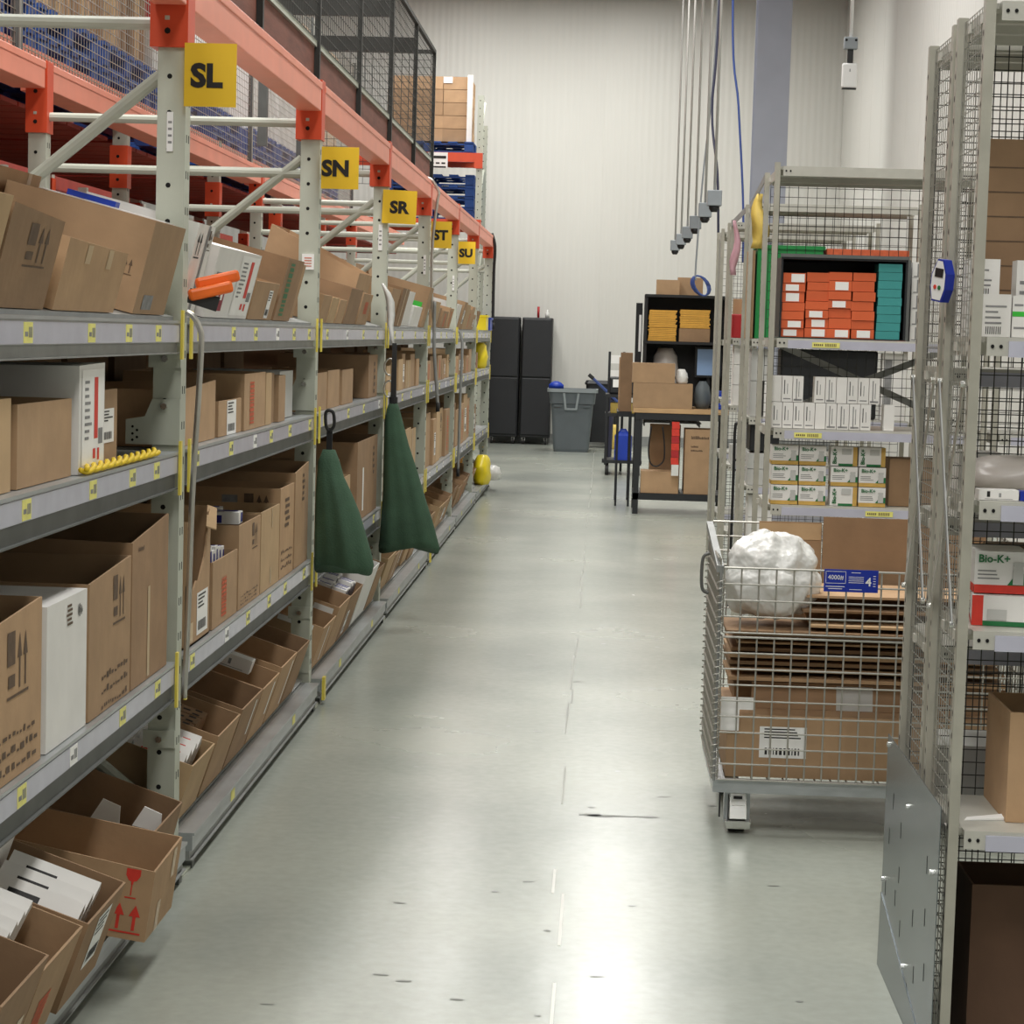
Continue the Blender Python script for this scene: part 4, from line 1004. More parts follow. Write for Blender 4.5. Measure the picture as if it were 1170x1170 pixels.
obj('handle', hb, 'bin_rim', tb)
for sx in (-1, 1): obj('seam', MB().hexa([(sx*.2-.05, -.318, .62), (sx*.2+.05, -.318, .62), (sx*.2+.05, -.30, .62), (sx*.2-.05, -.30, .62), (sx*.2-.05, -.322, .645), (sx*.2+.05, -.322, .645), (sx*.2+.05, -.30, .645), (sx*.2-.05, -.30, .645)]), 'bin_grey', tb)
tag(obj('blue_cloth', MB().rings([[(.10*q*math.cos(a*math.pi/6)*(1+.2*math.sin(3*a)), .08*q*math.sin(a*math.pi/6), z) for a in range(12)] for q, z in ((1, 0), (1, .05), (.6, .085), (.2, .10))]), 'blue_plastic', None, (-.66, 30.15, .866), smooth=True), 'crumpled blue cloth on the left rim of the grey bin', 'cloth')
# black round bin behind on wheels
bb = thing('waste_bin', 'tall black wheeled bin standing behind the grey bin', 'bin', (-.02, 31.6, 0))
obj('bin_body', MB().rings([rr(.2, .08), rr(.24, .9), rr(.23, .9), rr(.19, .12)], cap=(True, True)), 'black_plastic', bb)
obj('lid', MB().rings([rr(.25, .9), rr(.26, .92), rr(.24, .96)], cap=(True, True)), 'black_plastic', bb)
for sx in (-1, 1): obj('wheel', MB().tube((sx*.19-.02, -.2, .08), (sx*.19+.02, -.2, .08), .08, 14), 'rubber', bb)
sack('yellow wet-floor cone body beside the black cart', .17, 31.2, 0, .07, .07, .35, 'tag_tape', 8, 'floor_cone', 'cone')
# blue handled squeegee
br = thing('floor_squeegee', 'blue handled floor brush leaning at the small black cart', 'brush', (.02, 27.8, .0))
obj('handle', MB().tube((.24, 0, .70), (-.16, 0, 1.06), .018, 8), 'cord_blue', br); obj('grip', MB().tube((-.16, 0, 1.06), (-.22, 0, 1.11), .024, 8), 'black', br)
obj('brush_pole', MB().tube((.07, .05, .04), (.09, .05, .98), .03, 8), 'cord_dark', br); obj('brush_head', MB().box((-.02, -.05, 0), (.17, .12, .05)), 'black_plastic', br)
# small black utility cart
uc = thing('utility_cart', 'small black utility cart carrying a blue jug, left of the packing bench', 'cart', (.24, 25.6, 0))
for sx in (-1, 1):
    for sy in (-1, 1):
        obj('cart_post', MB().box((sx*.2-.015, sy*.3-.015, .12), (sx*.2+.015, sy*.3+.015, .93)), 'black_plastic', uc)
        obj('caster', MB().tube((sx*.18-.02, sy*.28, .06), (sx*.18+.02, sy*.28, .06), .06, 12), 'rubber', uc)
for z in (.14, .68, .9): obj('tray', MB().box((-.22, -.32, z), (.22, .32, z+.035)), 'black_plastic', uc)
tag(obj('blue_jug', MB().rings([rr(.10, 0, .03), rr(.10, .28, .03), rr(.05, .33, .02), rr(.03, .36, .01)], cap=(True, True)), 'blue_plastic', None, (.24, 25.42, .176)), 'bright blue plastic jug on the lower tray of the utility cart', 'jug')
tag(obj('green_box', MB().box((-.14, -.1, 0), (.14, .1, .12)), 'tag_tape', None, (.22, 25.5, .716), bevel=.01), 'olive green box on the middle tray of the utility cart', 'box')
pr_ = thing('label_printer', 'dark label printer with white front on the utility cart', 'printer', (.2, 25.5, .936))
obj('printer_body', MB().box((-.14, -.16, 0), (.14, .16, .2)), 'black_plastic', pr_, bevel=.02); obj('printer_panel', MB().box((-.1, -.168, .08), (.06, -.16, .17)), 'paper', pr_)
st = thing('label_stand', 'black stand with white panels rising above the utility cart', 'stand', (.14, 26.1, .0))
obj('stand_post', MB().box((-.10, 0, 0), (-.07, .03, 1.42)).box((.07, 0, 0), (.10, .03, 1.42)), 'black_plastic', st)
for z in (1.28, 1.10): obj('panel', MB().box((-.07, -.004, z), (.07, .004, z+.10)), 'paper', st)
# ---------------------------------------------------------------- packing bench
pb = thing('packing_bench', 'black packing bench with wooden top and raised black shelf hutch', 'bench', (.29, 19.85, 0))
W, D_ = .84, .75
for x in (0, W-.05):
    for y in (0, D_-.05): obj('leg', MB().box((x, y, 0), (x+.05, y+.05, .92)), 'black_plastic', pb)
obj('bench_top', MB().box((-.02, -.02, .92), (W, D_, .965)), 'wood', pb, bevel=.004)
obj('top_frame', MB().box((0, -.01, .86), (W, .01, .92)), 'black_plastic', pb)
obj('lower_shelf', MB().box((0, 0, .13), (W, D_, .19)), 'black_plastic', pb)
hx0 = .06
for x in (hx0, W-.03): obj('hutch_side', MB().box((x, .28, .965), (x+.025, .71, 1.99)), 'black', pb)
for z in (1.545, 1.97): obj('hutch_shelf', MB().box((hx0, .26, z), (W, .71, z+.025)), 'black', pb)
obj('hutch_back', MB().box((hx0+.025, .69, .967), (W-.03, .71, 1.97)), 'black', pb)
m = MB()
for q in range(8): m.box((.08, .02+.08*q, .83), (.6, .03+.08*q, .84))
for q in range(3): m.box((.08+.25*q, .02, .80), (.09+.25*q, .62, .84))
obj('wire_basket', m, 'dark_metal', pb)
def envstack(label, x0, x1, y, z, h_, n):
    t = thing('envelope_stack', label, 'envelope stack', (x0, y, z)); random.seed(int(x0*1000+z*100))
    for i in range(n): obj('envelope', MB().box((random.uniform(-.006, .006), 0, i*h_/n), (x1-x0+random.uniform(-.008, .008), .25, (i+.82)*h_/n)), 'envelope', t)
envstack('lower pile of tan padded envelopes at the left of the bench hutch', .390, .640, 20.15, 1.572, .12, 9)
envstack('upper pile of tan padded envelopes on the left pile in the hutch', .390, .640, 20.15, 1.695, .16, 11)
tr = carton('shallow open cardboard tray holding white film, right side of the bench hutch', .95, 20.14, .3, .28, .12, 1.571, m='card_dark')
envstack('pile of tan padded envelopes lying across the cardboard tray in the hutch', .675, .945, 20.15, 1.695, .17, 11)
sack('crumpled white film in the hutch tray', .81, 20.27, 1.58, .12, .09, .10, 'plastic_film', 12, 'plastic_film', 'film')
sack('clear plastic wrapped bundle under the hutch shelf on the bench', .56, 20.36, .967, .14, .10, .54, 'film_dull', 13, 'wrapped_bundle', 'bundle')
def bx(label, x0, x1, y0, y1, z0, z1, mt='card', **k): return carton(label, x1, y0, y1-y0, x1-x0, z1-z0, z0, m=mt, **k)
bx('brown carton lying on the bench top, lowest of two', .265, .80, 19.84, 20.1, .967, 1.19, closed=True)
bx('brown carton on top of the lower bench carton, white film beside it', .25, .635, 19.84, 20.1, 1.192, 1.37, closed=True)
pl_ = sack('white film lying on the lower bench carton', .70, 19.95, 1.192, .06, .07, .13, 'plastic_film', 14, 'plastic_film', 'film')
sd = thing('side_stand', 'narrow black stand carrying cartons left of the packing bench', 'stand', (.13, 20.7, 0))
obj('stand_top', MB().box((0, 0, .86), (.14, .85, .895)), 'black_plastic', sd)
for x_ in (0, .12):
    for y_ in (0, .82): obj('leg', MB().box((x_, y_, 0), (x_+.02, y_+.03, .86)), 'black_plastic', sd)
bx('tall brown carton standing left of the bench cartons', .15, .262, 20.75, 21.1, .897, 1.45, 'card_dark', closed=True)
for i in range(2): bx('brown carton lying on top of the bench hutch', .45+.20*i, .66+.22*i, 20.15+.17*i, 20.31+.17*i, 1.996, 2.13+.03*i, closed=True, group='cartons on the bench hutch')
bx('low brown carton on the lower shelf of the packing bench', .36, .70, 19.88, 20.2, .192, .39, closed=True)
bx('tall printed brown carton on the lower shelf at the right of the bench', .75, 1.02, 19.89, 20.3, .192, .78, closed=True, prints=[('N', .2, .85, .6, .05, 'text'), ('N', .2, .72, .25, .03, 'text'), ('N', .2, .66, .4, .03, 'text')])
bx('dark brown carton at the back of the bench lower shelf', .44, .72, 20.25, 20.5, .192, .80, 'card_dark', closed=True)
bx('brown carton beside the bench carrying tan envelopes', .14, .265, 21.2, 21.5, .897, 1.40, closed=True)
tp = thing('tape_strap', 'red and white strap hanging under the packing bench top', 'strap', (.66, 19.80, .36))
for k in range(6): obj('strap_segment', MB().hexa([(-.035, 0, .10+.065*k), (.035, 0, .10+.065*k), (.035, .01, .10+.065*k), (-.035, .01, .10+.065*k), (-.038, 0, .162+.065*k), (.03, 0, .162+.065*k), (.03, .01, .162+.065*k), (-.038, .01, .162+.065*k)]), 'red_print' if k % 2 == 0 or k > 3 else 'red_plastic', tp)
obj('strap_end', MB().box((-.03, 0, 0), (.035, .012, .10)), 'plastic_film', tp)
tag(obj('black_hose', MB().path(smooth_pts([(.44, 19.83, .80), (.42, 19.83, .6), (.44, 19.83, .47), (.5, 19.83, .44), (.56, 19.83, .5), (.56, 19.83, .65), (.54, 19.83, .80)]), .007, 6), 'black', smooth=True), 'thin black cable looping under the packing bench', 'cable')
for k, (a, b) in enumerate(((.06, .13), (.16, .22))):
    f_ = thing('clipboard', 'black and white board standing beside the bench hutch, %s' % ('shorter' if k == 0 else 'taller'), 'board', (.305, 20.42+.06*k, .967))
    obj('board', MB().box((-.03, 0, 0), (.03, .03, .90+.05*k)), 'black', f_); obj('paper', MB().box((.0, -.004, .50), (.022, 0, .84)), 'paper', f_)
mo = thing('monitor', 'computer monitor with lit pale blue screen at the right end of the bench', 'monitor', (.96, 20.25, .967))
obj('monitor_stand', MB().box((-.06, .02, 0), (.06, .14, .02)).box((-.015, .06, .02), (.015, .08, .3)), 'black', mo); obj('monitor_frame', MB().box((-.13, .03, .28), (.12, .06, .56)), 'black', mo); obj('screen', MB().box((-.11, .026, .30), (.10, .03, .54)), 'screen', mo)
tag(obj('blue_case', MB().box((-.05, 0, 0), (.09, .1, .17)), 'blue_plastic', None, (1.03, 19.84, .967), bevel=.01), 'blue case standing at the right end of the bench top', 'case')
tag(obj('grey_dome', MB().rings([[(.078*q*math.cos(a*math.pi/8), .078*q*math.sin(a*math.pi/8), z) for a in range(16)] for q, z in ((.7, 0), (1, .06), (1, .12), (.8, .2), (.4, .25))]), 'bin_grey', None, (.895, 20.0, .967), smooth=True), 'grey rounded machine cover beside the blue case on the bench', 'machine')
# ---------------------------------------------------------------- services hanging from the roof
for i, (yy, x) in enumerate(((25.8, .775), (24.2, .79), (22.6, .80), (20.6, .80), (18.6, .80), (17.0, .80))):
    t = thing('power_drop', 'grey outlet box on a hanging steel conduit, %s counted from the back wall' % ('first' if i == 0 else ORD[i]), 'power drop', (x, yy, 2.60), group='power drops above the benches')
    b_ = obj('outlet_box', MB().box((-.055, -.05, .02), (.055, .05, .14)), 'box_grey', t, bevel=.006)
    obj('outlet', MB().rings([[(.04*q*math.cos(a*math.pi/6), .04*q*math.sin(a*math.pi/6), z) for a in range(12)] for q, z in ((.6, -.025), (1, 0), (1, .02))]), 'black', t, smooth=True)
    obj('conduit', MB().tube((0, 0, .14), (0, 0, 5.2), .011, 8), 'conduit', t, smooth=True)
def cable(label, pts, r=.009, mt='cord_dark'): return tag(obj('cable', MB().path(smooth_pts(pts), r, 6), mt, smooth=True), label, 'cable')
cable('dark blue cable running from the roof behind the nearest outlet box', [(.80, 17.5, 7.7), (.806, 17.5, 4.26), (.78, 17.5, 3.4), (.835, 17.4, 2.9), (.86, 17.4, 2.4)], .010, 'cord_dark')
cable('blue cable falling from the roof to the shelving row', [(.86, 17.0, 7.7), (.895, 17.2, 4.26), (.97, 17.2, 3.4), (1.03, 17.2, 2.7), (1.05, 17.2, 2.2)], .009, 'cord_blue')
cable('grey-blue cable slanting down to the coiled air hose', [(.85, 18.9, 7.7), (.86, 18.9, 4.4), (.78, 18.9, 2.9), (.75, 18.9, 2.2), (.76, 18.9, 2.1)], .008, 'box_grey')
cm = MB()
for k in range(4):
    cm.path([(.80+(.055+.008*k)*math.cos(a*.42)-.03*math.sin(a*.42), 18.9+.012*k, 2.055+.085*math.sin(a*.42)) for a in range(16)], .008, 6)
tag(obj('air_hose', cm, 'cord_blue', smooth=True), 'coil of blue air hose hanging above the packing bench', 'hose')
# column and radio unit
tag(obj('steel_column', MB().box((1.72, 27, 0), (2.13, 27.012, 8.2)).box((1.72, 27.4, 0), (2.13, 27.412, 8.2)).box((1.9, 27.012, 0), (1.95, 27.4, 8.2)), 'column'), 'pale blue-grey steel building column near the back wall', 'column')
ap = thing('wireless_unit', 'white wireless unit hanging on a conduit above the shelving', 'wireless unit', (1.476, 14, 3.197))
obj('unit_body', MB().box((-.048, -.02, 0), (.048, .02, .155)), 'plastic_white', ap, bevel=.012)
obj('unit_base', MB().box((-.044, -.018, -.008), (.044, .018, .0)), 'dark_metal', ap)
obj('bracket', MB().box((-.018, -.01, .155), (.018, .01, .245)), 'dark_metal', ap); obj('junction_box', MB().box((-.042, -.03, .24), (.042, .03, .315)), 'box_grey', ap, bevel=.006)
for sx in (-1, 1): obj('screw', MB().tube((sx*.03, -.034, .295), (sx*.03, -.03, .295), .008, 8), 'hole', ap)
obj('conduit', MB().tube((0, 0, .315), (-.006, 0, 4.6), .012, 8), 'plastic_white', ap, smooth=True); obj('mark', MB().box((-.003, -.0212, .10), (.003, -.02, .118)), 'grey_ink', ap)
# ---------------------------------------------------------------- boltless shelving rows on the right
def apost(parent, x, y, H, sx, sy, w_=.022, name='post'):
    """angle post, sx/sy give the inward directions"""
    m = MB(); t = .003
    xa, xb = sorted((x, x+sx*w_)); ya, yb = sorted((y, y+sy*.032))
    m.box((xa, ya, 0), (xb, yb, H))
    o = obj(name, m, 'post_metal', parent)
    h = MB(); z = .06
    while z < H-.03:
        ex = x-sx*.0006
        h.poly([(ex, y+sy*(.016+.0045*math.cos(a*math.pi/3)), z+.0075*math.sin(a*math.pi/3)) for a in range(6)]); z += .05
    obj('post_holes', h, 'hole', o)['kind'] = 'stuff'
def unit(label, x0, x1, y0, y1, H, zs, group=None, side=True, back=True, sp=.030, tagz=(), hide_back_below=0, name='shelving_unit', xback=True, r=.0009, bz=None):
    t = thing(name, label, 'shelving', (x0, y0, 0), group=group); W = x1-x0; D_ = y1-y0
    for x, sx in ((0, 1), (W, -1)):
        for y, sy in ((0, 1), (D_, -1)): apost(t, x, y, H, sx, sy)
    for k, z in enumerate(zs):
        m = MB().box((.034, .005, z-.012), (W-.034, D_-.005, z)).box((.034, .001, z-.040), (W-.034, .005, z)).box((.034, D_-.005, z-.04), (W-.034, D_-.001, z)).box((.020, .034, z-.04), (.024, D_-.034, z)).box((.024, .034, z-.012), (.034, D_-.034, z))
        m.box((.01, .10, z-.032), (W-.01, .13, z-.012)); m.box((.01, D_-.13, z-.032), (W-.01, D_-.10, z-.012))
        s = obj('shelf', m, 'shelf_metal', t)
        if z < H-.05: obj('label_holder', MB().box((.080, -.005, z-.042), (W-.04, .001, z-.008)), 'label_strip', s)
        h = MB()
        for a in (.046, .064): h.poly([(a+.010*math.cos(q*math.pi/4)*(1 if a < .03 else .4), -.0008, z-.02+.0045*math.sin(q*math.pi/4)) for q in range(8)])
        obj('slot', h, 'hole', s)
        for a in tagz:
            if abs(a[1]-z) < .01:
                tg = MB().box((a[0]-x0, -.0075, z-.036), (a[0]-x0+.115, -.006, z-.014))
                q = .055
                while q < .1: tg.box((a[0]-x0+q, -.0082, z-.031), (a[0]-x0+q+.003, -.0075, z-.019), 1); q += .006
                for q in range(5): tg.box((a[0]-x0+.008+.008*q, -.0082, z-.029), (a[0]-x0+.013+.008*q, -.0075, z-.021), 1)
                obj('shelf_tag', tg, ['tag_yellow', 'ink_soft'], s)
    if side:
        m = MB(); mesh_panel(m, 'x', .014, .034, D_-.034, .02, H-.01, sp, r); obj('side_mesh', m, 'wire', t)['kind'] = 'stuff'
    if back:
        m = MB(); mesh_panel(m, 'y', D_+.004, .03, W-.03, bz or hide_back_below, H-.02, sp, .0012); obj('back_mesh', m, 'mesh_dark', t)['kind'] = 'stuff'
    return t
def strap(t, p, q, wd=.018, mt='steel'):
    p = Vector(p); q = Vector(q); d = (q-p).normalized(); n = Vector((1, 0, 0)); s = d.cross(n).normalized()*wd/2; e = n*.0015
    obj('cross_strap', MB().hexa([p-s-e, p+s-e, p+s+e, p-s+e, q-s-e, q+s-e, q+s+e, q-s+e]), mt, t)
# row nearest the camera
NX = .775
n1 = unit('galvanised shelving unit at the right frame edge, white cartons on its shelves', NX, NX+.95, 4.70, 5.09, 2.34, (2.325, 1.622, 1.272, .992, .556))
n2 = unit('galvanised shelving unit standing back to back behind the right edge unit', NX, NX+.95, 5.13, 5.53, 2.335, (2.32, 1.55, 1.20, .90, .50))
for t in (n1, n2):
    L = .36
    for z0, z1 in ((1.52, 1.0),):
        strap(t, (-.006, .03, z0), (-.006, L, z1)); strap(t, (-.009, L, z0), (-.009, .03, z1), mt='galv_dull')
    for z in (1.52, 1.26, 1.0):
        for y in (.03, L):
            if z != 1.26: obj('bolt', MB().tube((-.014, y, z), (-.004, y, z), .007, 8), 'chrome', t)
# sheet metal kick plate on the aisle end
kp = thing('kick_plate', 'shiny galvanised sheet metal guard plate covering the end of the right shelving', 'guard plate', (NX-.016, 4.74, 0))
obj('plate', MB().box((-.002, -.036, .0), (.0, .85, .605)), 'sheet_metal', kp)
obj('lower_fold', MB().hexa([(-.006, -.036, 0), (-.002, -.036, 0), (-.002, .85, 0), (-.006, .85, 0), (-.004, -.036, .012), (-.002, -.036, .012), (-.002, .85, .19), (-.004, .85, .19)]), 'sheet_metal', kp)
for y, z in ((.83, .56), (.45, .48), (.05, .42), (.83, .21), (.42, .10), (.04, .02)):
    obj('bolt', MB().tube((-.007, y, z+.02), (-.002, y, z+.02), .0065, 8), 'chrome', kp)
h = MB(); random.seed(9)
for y, z in ((.7, .46), (.55, .42), (.12, .44), (.75, .36), (.55, .31), (.3, .27), (.78, .22), (.5, .19), (.25, .15), (.12, .32), (.35, .08), (.1, .2), (.6, .24)):
    h.poly([(-.0024, y-.004, z-.02), (-.0024, y+.004, z-.02), (-.0024, y+.004, z+.02), (-.0024, y-.004, z+.02)])
obj('slots', h, 'hole', kp)['kind'] = 'stuff'
# near contents
def place(label, style, size, x, y, z, rz=0, group=None, name='medicine_carton', cat='carton', lay=None):
    M = Matrix.Translation((x, y, z)) @ Euler((0, 0, R(rz))).to_matrix().to_4x4()
    return small(label, style, size, M, group, name, cat)
zz = 1.623
place('white carton with barcode, front row of the upper shelf at the right edge', 'lines', (.063, .06, .092), .812, 4.80, zz)
place('white carton with a green stripe on the upper shelf at the right edge', 'green', (.038, .06, .090), .878, 4.80, zz)
place('white carton with fine print at the very right edge of the upper shelf', 'lines', (.07, .06, .088), .919, 4.80, zz)
place('white barcode carton standing on another in the second row, upper shelf', 'lines', (.07, .06, .085), .795, 4.90, zz+.086)
place('white carton under the raised barcode carton, second row of the upper shelf', 'spine', (.07, .06, .085), .795, 4.90, zz)
place('white carton behind the very right edge of the upper shelf', 'lines', (.06, .06, .17), .902, 4.90, zz)
place('white carton in the second row hidden behind the green striped carton', 'spine2', (.03, .05, .08), .868, 4.98, zz)
bk = carton('large flat brown corrugated carton at the back of the upper right shelf', NX+.46, 5.02, .045, .40, .445, zz, m='card_dark', closed=True)
m = MB()
for q in range(7): m.box((-.40, -.0008, .05+.055*q), (0, -.0002, .053+.055*q))
obj('ridge_lines', m, 'ink_soft', bk)
pd = sack('grey quilted plastic pack on the middle right shelf', .93, 4.95, 1.273, .12, .1, .085, 'film_dull', 22, 'plastic_pack', 'pack')
place('flat white printed box lying at the front of the middle right shelf', 'spine2', (.085, .05, .022), .812, 4.73, 1.273, cat='box')
o = place('flat navy blue box next to the flat white box on the middle right shelf', 'plainblue', (.09, .05, .020), .901, 4.735, 1.273, cat='box'); o.data.materials[0] = MT['blue_sign']; SM.clear()
st_ = obj('shelf_tag', MB().box((.925, 4.691, 1.234), (.99, 4.6935, 1.262)), 'tag_yellow', n1); st_.location = (-NX, -4.70, 0)
lettering('SH-', .018, 'ink_soft', n1, (.945-NX, -.0105, 1.248))
def biok(label, x, y, z, w_, d, h_, band, rz=0, face='front', group=None):
    """probiotic carton: white face, coloured foot band, green lettering, bottle"""
    t = thing('supplement_carton', label, 'carton', (x, y, z), (0, 0, R(rz)), group)
    m = MB().box((0, 0, 0), (w_, d, h_)); e = .0007
    def q(u0, v0, u1, v1, mi, k=1): m.poly([(w_*u0, -e*k, h_*v0), (w_*u1, -e*k, h_*v0), (w_*u1, -e*k, h_*v1), (w_*u0, -e*k, h_*v1)], mi)
    q(0, 0, 1, .2, 1); m.poly([(w_*.62, -e*2, h_*.2), (w_, -e*2, h_*.2), (w_, -e*2, h_*.5), (w_*.78, -e*2, h_*.48)], 2)
    for k in range(3): q(.06, .34+.09*k, random.uniform(.4, .55), .37+.09*k, 3)
    m.poly([(-e, 0, 0), (-e, d, 0), (-e, d, h_*.2), (-e, 0, h_*.2)], 1)
    obj('carton_body', m, ['white_card', band, 'green_print', 'grey_ink'], t)
    b = MB(); cx = w_*.82
    b.poly([(cx+w_*.1*a, -e*4, h_*c) for a, c in ((-1, .22), (1, .22), (1, .55), (.8, .62), (.8, .66), (.95, .66), (.95, .76), (-.95, .76), (-.95, .66), (-.8, .66), (-.8, .62), (-1, .55))])
    obj('bottle_print', b, 'grey_card', t)
    lettering('Bio-K+', h_*.26, 'green_print', t, (w_*.36, -e*3, h_*.82), bold=h_*.005)
    return t
def biok_side(label, x, y, z, w_, d, h_, band, group=None):
    """the same carton lying on its side, lettering running upwards"""
    t = thing('supplement_carton', label, 'carton', (x, y, z), group=group); e = .0007
    m = MB().box((0, 0, 0), (w_, d, h_))
    def q(u0, v0, u1, v1, mi, k=1): m.poly([(w_*u0, -e*k, h_*v0), (w_*u1, -e*k, h_*v0), (w_*u1, -e*k, h_*v1), (w_*u0, -e*k, h_*v1)], mi)
    q(.84, 0, 1, 1, 1); q(.3, .0, .84, .12, 2)
    obj('carton_body', m, ['white_card', band, 'green_print'], t)
    obj('bottle_print', MB().poly([(w_*u, -e*3, h_*v) for u, v in ((.42, .60), (.78, .60), (.78, .9), (.42, .9))]), 'grey_card', t)
    lettering('Bio-K+', w_*.2, 'green_print', t, (w_*.16, -e*3, h_*.5), rot=(R(90), R(-90), 0), bold=w_*.006)
    return t
biok('white and green probiotic carton with red foot band, upper of two on the right shelf', .826, 4.82, 1.062, .115, .16, .092, 'red_print', rz=-3)
def biok_lying():
    t = thing('supplement_carton', 'probiotic carton lying on its side under the upper one, red band upright', 'carton', (.82, 4.80, .993), (0, 0, R(-8))); e = .0007; w_, d, h_ = .15, .16, .066
    m = MB().box((0, 0, 0), (w_, d, h_))
    def q(u0, v0, u1, v1, mi, k=1): m.poly([(w_*u0, -e*k, h_*v0), (w_*u1, -e*k, h_*v0), (w_*u1, -e*k, h_*v1), (w_*u0, -e*k, h_*v1)], mi)
    q(.0, 0, .16, 1, 1); q(.16, 0, 1, .16, 2); m.poly([(-e, 0, 0), (-e, d, 0), (-e, d, h_*.14), (-e, 0, h_*.14)], 1)
    obj('carton_body', m, ['white_card', 'red_print', 'green_print'], t)
    obj('bottle_print', MB().poly([(w_*u, -e*3, h_*v) for u, v in ((.22, .2), (.5, .2), (.5, .55), (.22, .55))]), 'grey_card', t)
    lettering('Bio-K+', .022, 'green_print', t, (w_*.85, -e*3, h_*.55), rot=(R(90), R(90), 0), bold=.0006)
biok_lying()
lb = carton('open brown carton with purple film inside on the low right shelf', 1.30, 4.80, .28, .385, .245, .557, m='card', prints=[('N', .12, .1, .1, .3, 'mark')])
tag(obj('purple_film', MB().rings([[(.07*q*math.cos(a*math.pi/5), .06*q*math.sin(a*math.pi/5), z) for a in range(10)] for q, z in ((1, 0), (.9, .05), (.4, .09))]), 'purple', None, (.99, 4.88, .70), smooth=True), 'crumpled purple film inside the open low carton', 'film')
tag(obj('paper_slip', MB().hexa([(0, 0, 0), (.10, .02, 0), (.09, .05, 0), (.01, .03, 0), (0, 0, .002), (.10, .02, .006), (.09, .05, .008), (.01, .03, .002)]), 'paper', None, (.825, 4.80, .557)), 'crumpled white paper slip on the low right shelf', 'paper')
carton('big brown carton on the floor, darkened as shade under the right shelving', 1.30, 4.86, .22, .44, .40, .0, m='card_shaded')
# goods in the back unit seen through the mesh
carton('white grey carton seen through mesh behind the low right shelf', 1.15, 5.20, .22, .33, .15, .501, m='grey_card', closed=True)
place('white carton with red dashes seen through the mesh on the right', 'red', (.10, .12, .15), .845, 5.22, 1.201)
place('white carton stack behind the mesh next to the red dashed carton', 'spine2', (.09, .12, .14), .955, 5.22, 1.201)
carton('brown carton behind the mesh of the right back unit', 1.20, 5.2, .25, .25, .22, .901, m='card_dark', closed=True)
# scanner clipped on the mesh
sn = thing('handheld_scanner', 'white and blue handheld device clipped to the mesh of the right shelving', 'scanner', (NX-.012, 5.02, 1.70), (R(0), R(8), R(-62)))
obj('device_body', MB().rings([[(u*.8, -.022+q, v) for u, v in ((-.022, 0), (.022, .0), (.036, .03), (.034, .065), (.012, .095), (-.014, .095), (-.036, .06), (-.036, .03))] for q in (0, .022)]), 'blue_sign', sn)
obj('device_face', MB().poly([(u*.7, -.0232, v*.92+.004) for u, v in ((-.022, 0), (.022, .0), (.036, .03), (.034, .065), (.012, .095), (-.014, .095), (-.036, .06), (-.036, .03))]), 'plastic_white', sn)
obj('device_screen', MB().box((-.014, -.0245, .055), (.016, -.0235, .075)), 'ink', sn)
for k, mt in ((-.008, 'red_print'), (.008, 'green_print')): obj('button', MB().tube((k, -.0255, .032), (k, -.0235, .032), .005, 8), mt, sn)
# ---------------------------------------------------------------- second row: orange, teal and probiotic stock
x2, y2 = .68, 9.20
r2 = unit('shelving unit holding orange, teal and probiotic cartons beyond the wire cart', x2, x2+.92, y2, y2+.62, 2.34, (2.325, 1.614, 1.236, .915, .45), tagz=((.86, 1.614), (.80, 1.236), (1.11, .915)), sp=.04, r=.0016, bz=1.2, side=False)
unit('shelving unit continuing the orange carton row towards the wall', x2+.94, x2+1.86, y2, y2+.62, 2.34, (2.325, 1.614, 1.236, .915, .45), side=False, sp=.05, r=.0016)
def xstrap(t, x0, z0, x1, z1, y, wd=.03):
    d = Vector((x1-x0, 0, z1-z0)).normalized(); s = Vector((-d.z, 0, d.x))*wd/2
    p = Vector((x0, y, z0)); q = Vector((x1, y, z1)); e = Vector((0, .0015, 0))
    obj('cross_strap', MB().hexa([p-s-e, p+s-e, p+s+e, p-s+e, q-s-e, q+s-e, q+s+e, q-s+e]), 'galv_dull', t)
xstrap(r2, .06, 1.60, .88, 1.26, .632); xstrap(r2, .06, 1.26, .88, 1.60, .636)
# crate on the shelf, open to the front
zc2 = 1.616
cr = thing('storage_crate', 'black open-fronted crate holding orange and teal cartons', 'crate', (.722, y2+.02, zc2)); a = .008; W = .525; H_ = .335
m = MB().box((0, 0, 0), (a, .36, H_)).box((W-a, 0, 0), (W, .36, H_)).box((a, 0, H_-a), (W-a, .36, H_)).box((a, .35, 0), (W-a, .36, H_-a)).box((a, 0, 0), (W-a, .35, .003))
obj('crate_body', m, 'black_plastic', cr); obj('rim', MB().box((-.004, -.006, H_), (W+.004, .0, H_+.014)).box((W, -.006, 0), (W+.012, .0, H_)), 'galv_dark', cr)
random.seed(31)
cols = [(.733, 6), (.832, 7), (.926, 7), (1.022, 7)]
for c, (x, k) in enumerate(cols):
    z = zc2+.004; n_ = 0
    while True:
        h_ = random.choice((.036, .040, .044))
        if z+h_ > zc2+(.30 if c else .275): break
        lb_ = n_ == 0 or random.random() < .33
        t = thing('orange_carton', 'orange carton %s, %s in the %s column from the teal stack' % ('with white label' if lb_ else 'without label', ORD[n_], ('fourth', 'third', 'second', 'first')[c]), 'carton', (x+random.uniform(-.003, .003), y2+.03+random.uniform(0, .01), z), group='orange cartons in the black crate')
        obj('carton_body', MB().box((0, 0, 0), (.094, .16, h_-.002)), 'orange_card', t)
        if lb_:
            u = random.uniform(.005, .035); obj('white_label', MB().box((u, -.0015, .004), (u+.055, 0, h_-.006)), 'paper', t)
        z += h_; n_ += 1
z = zc2+.004
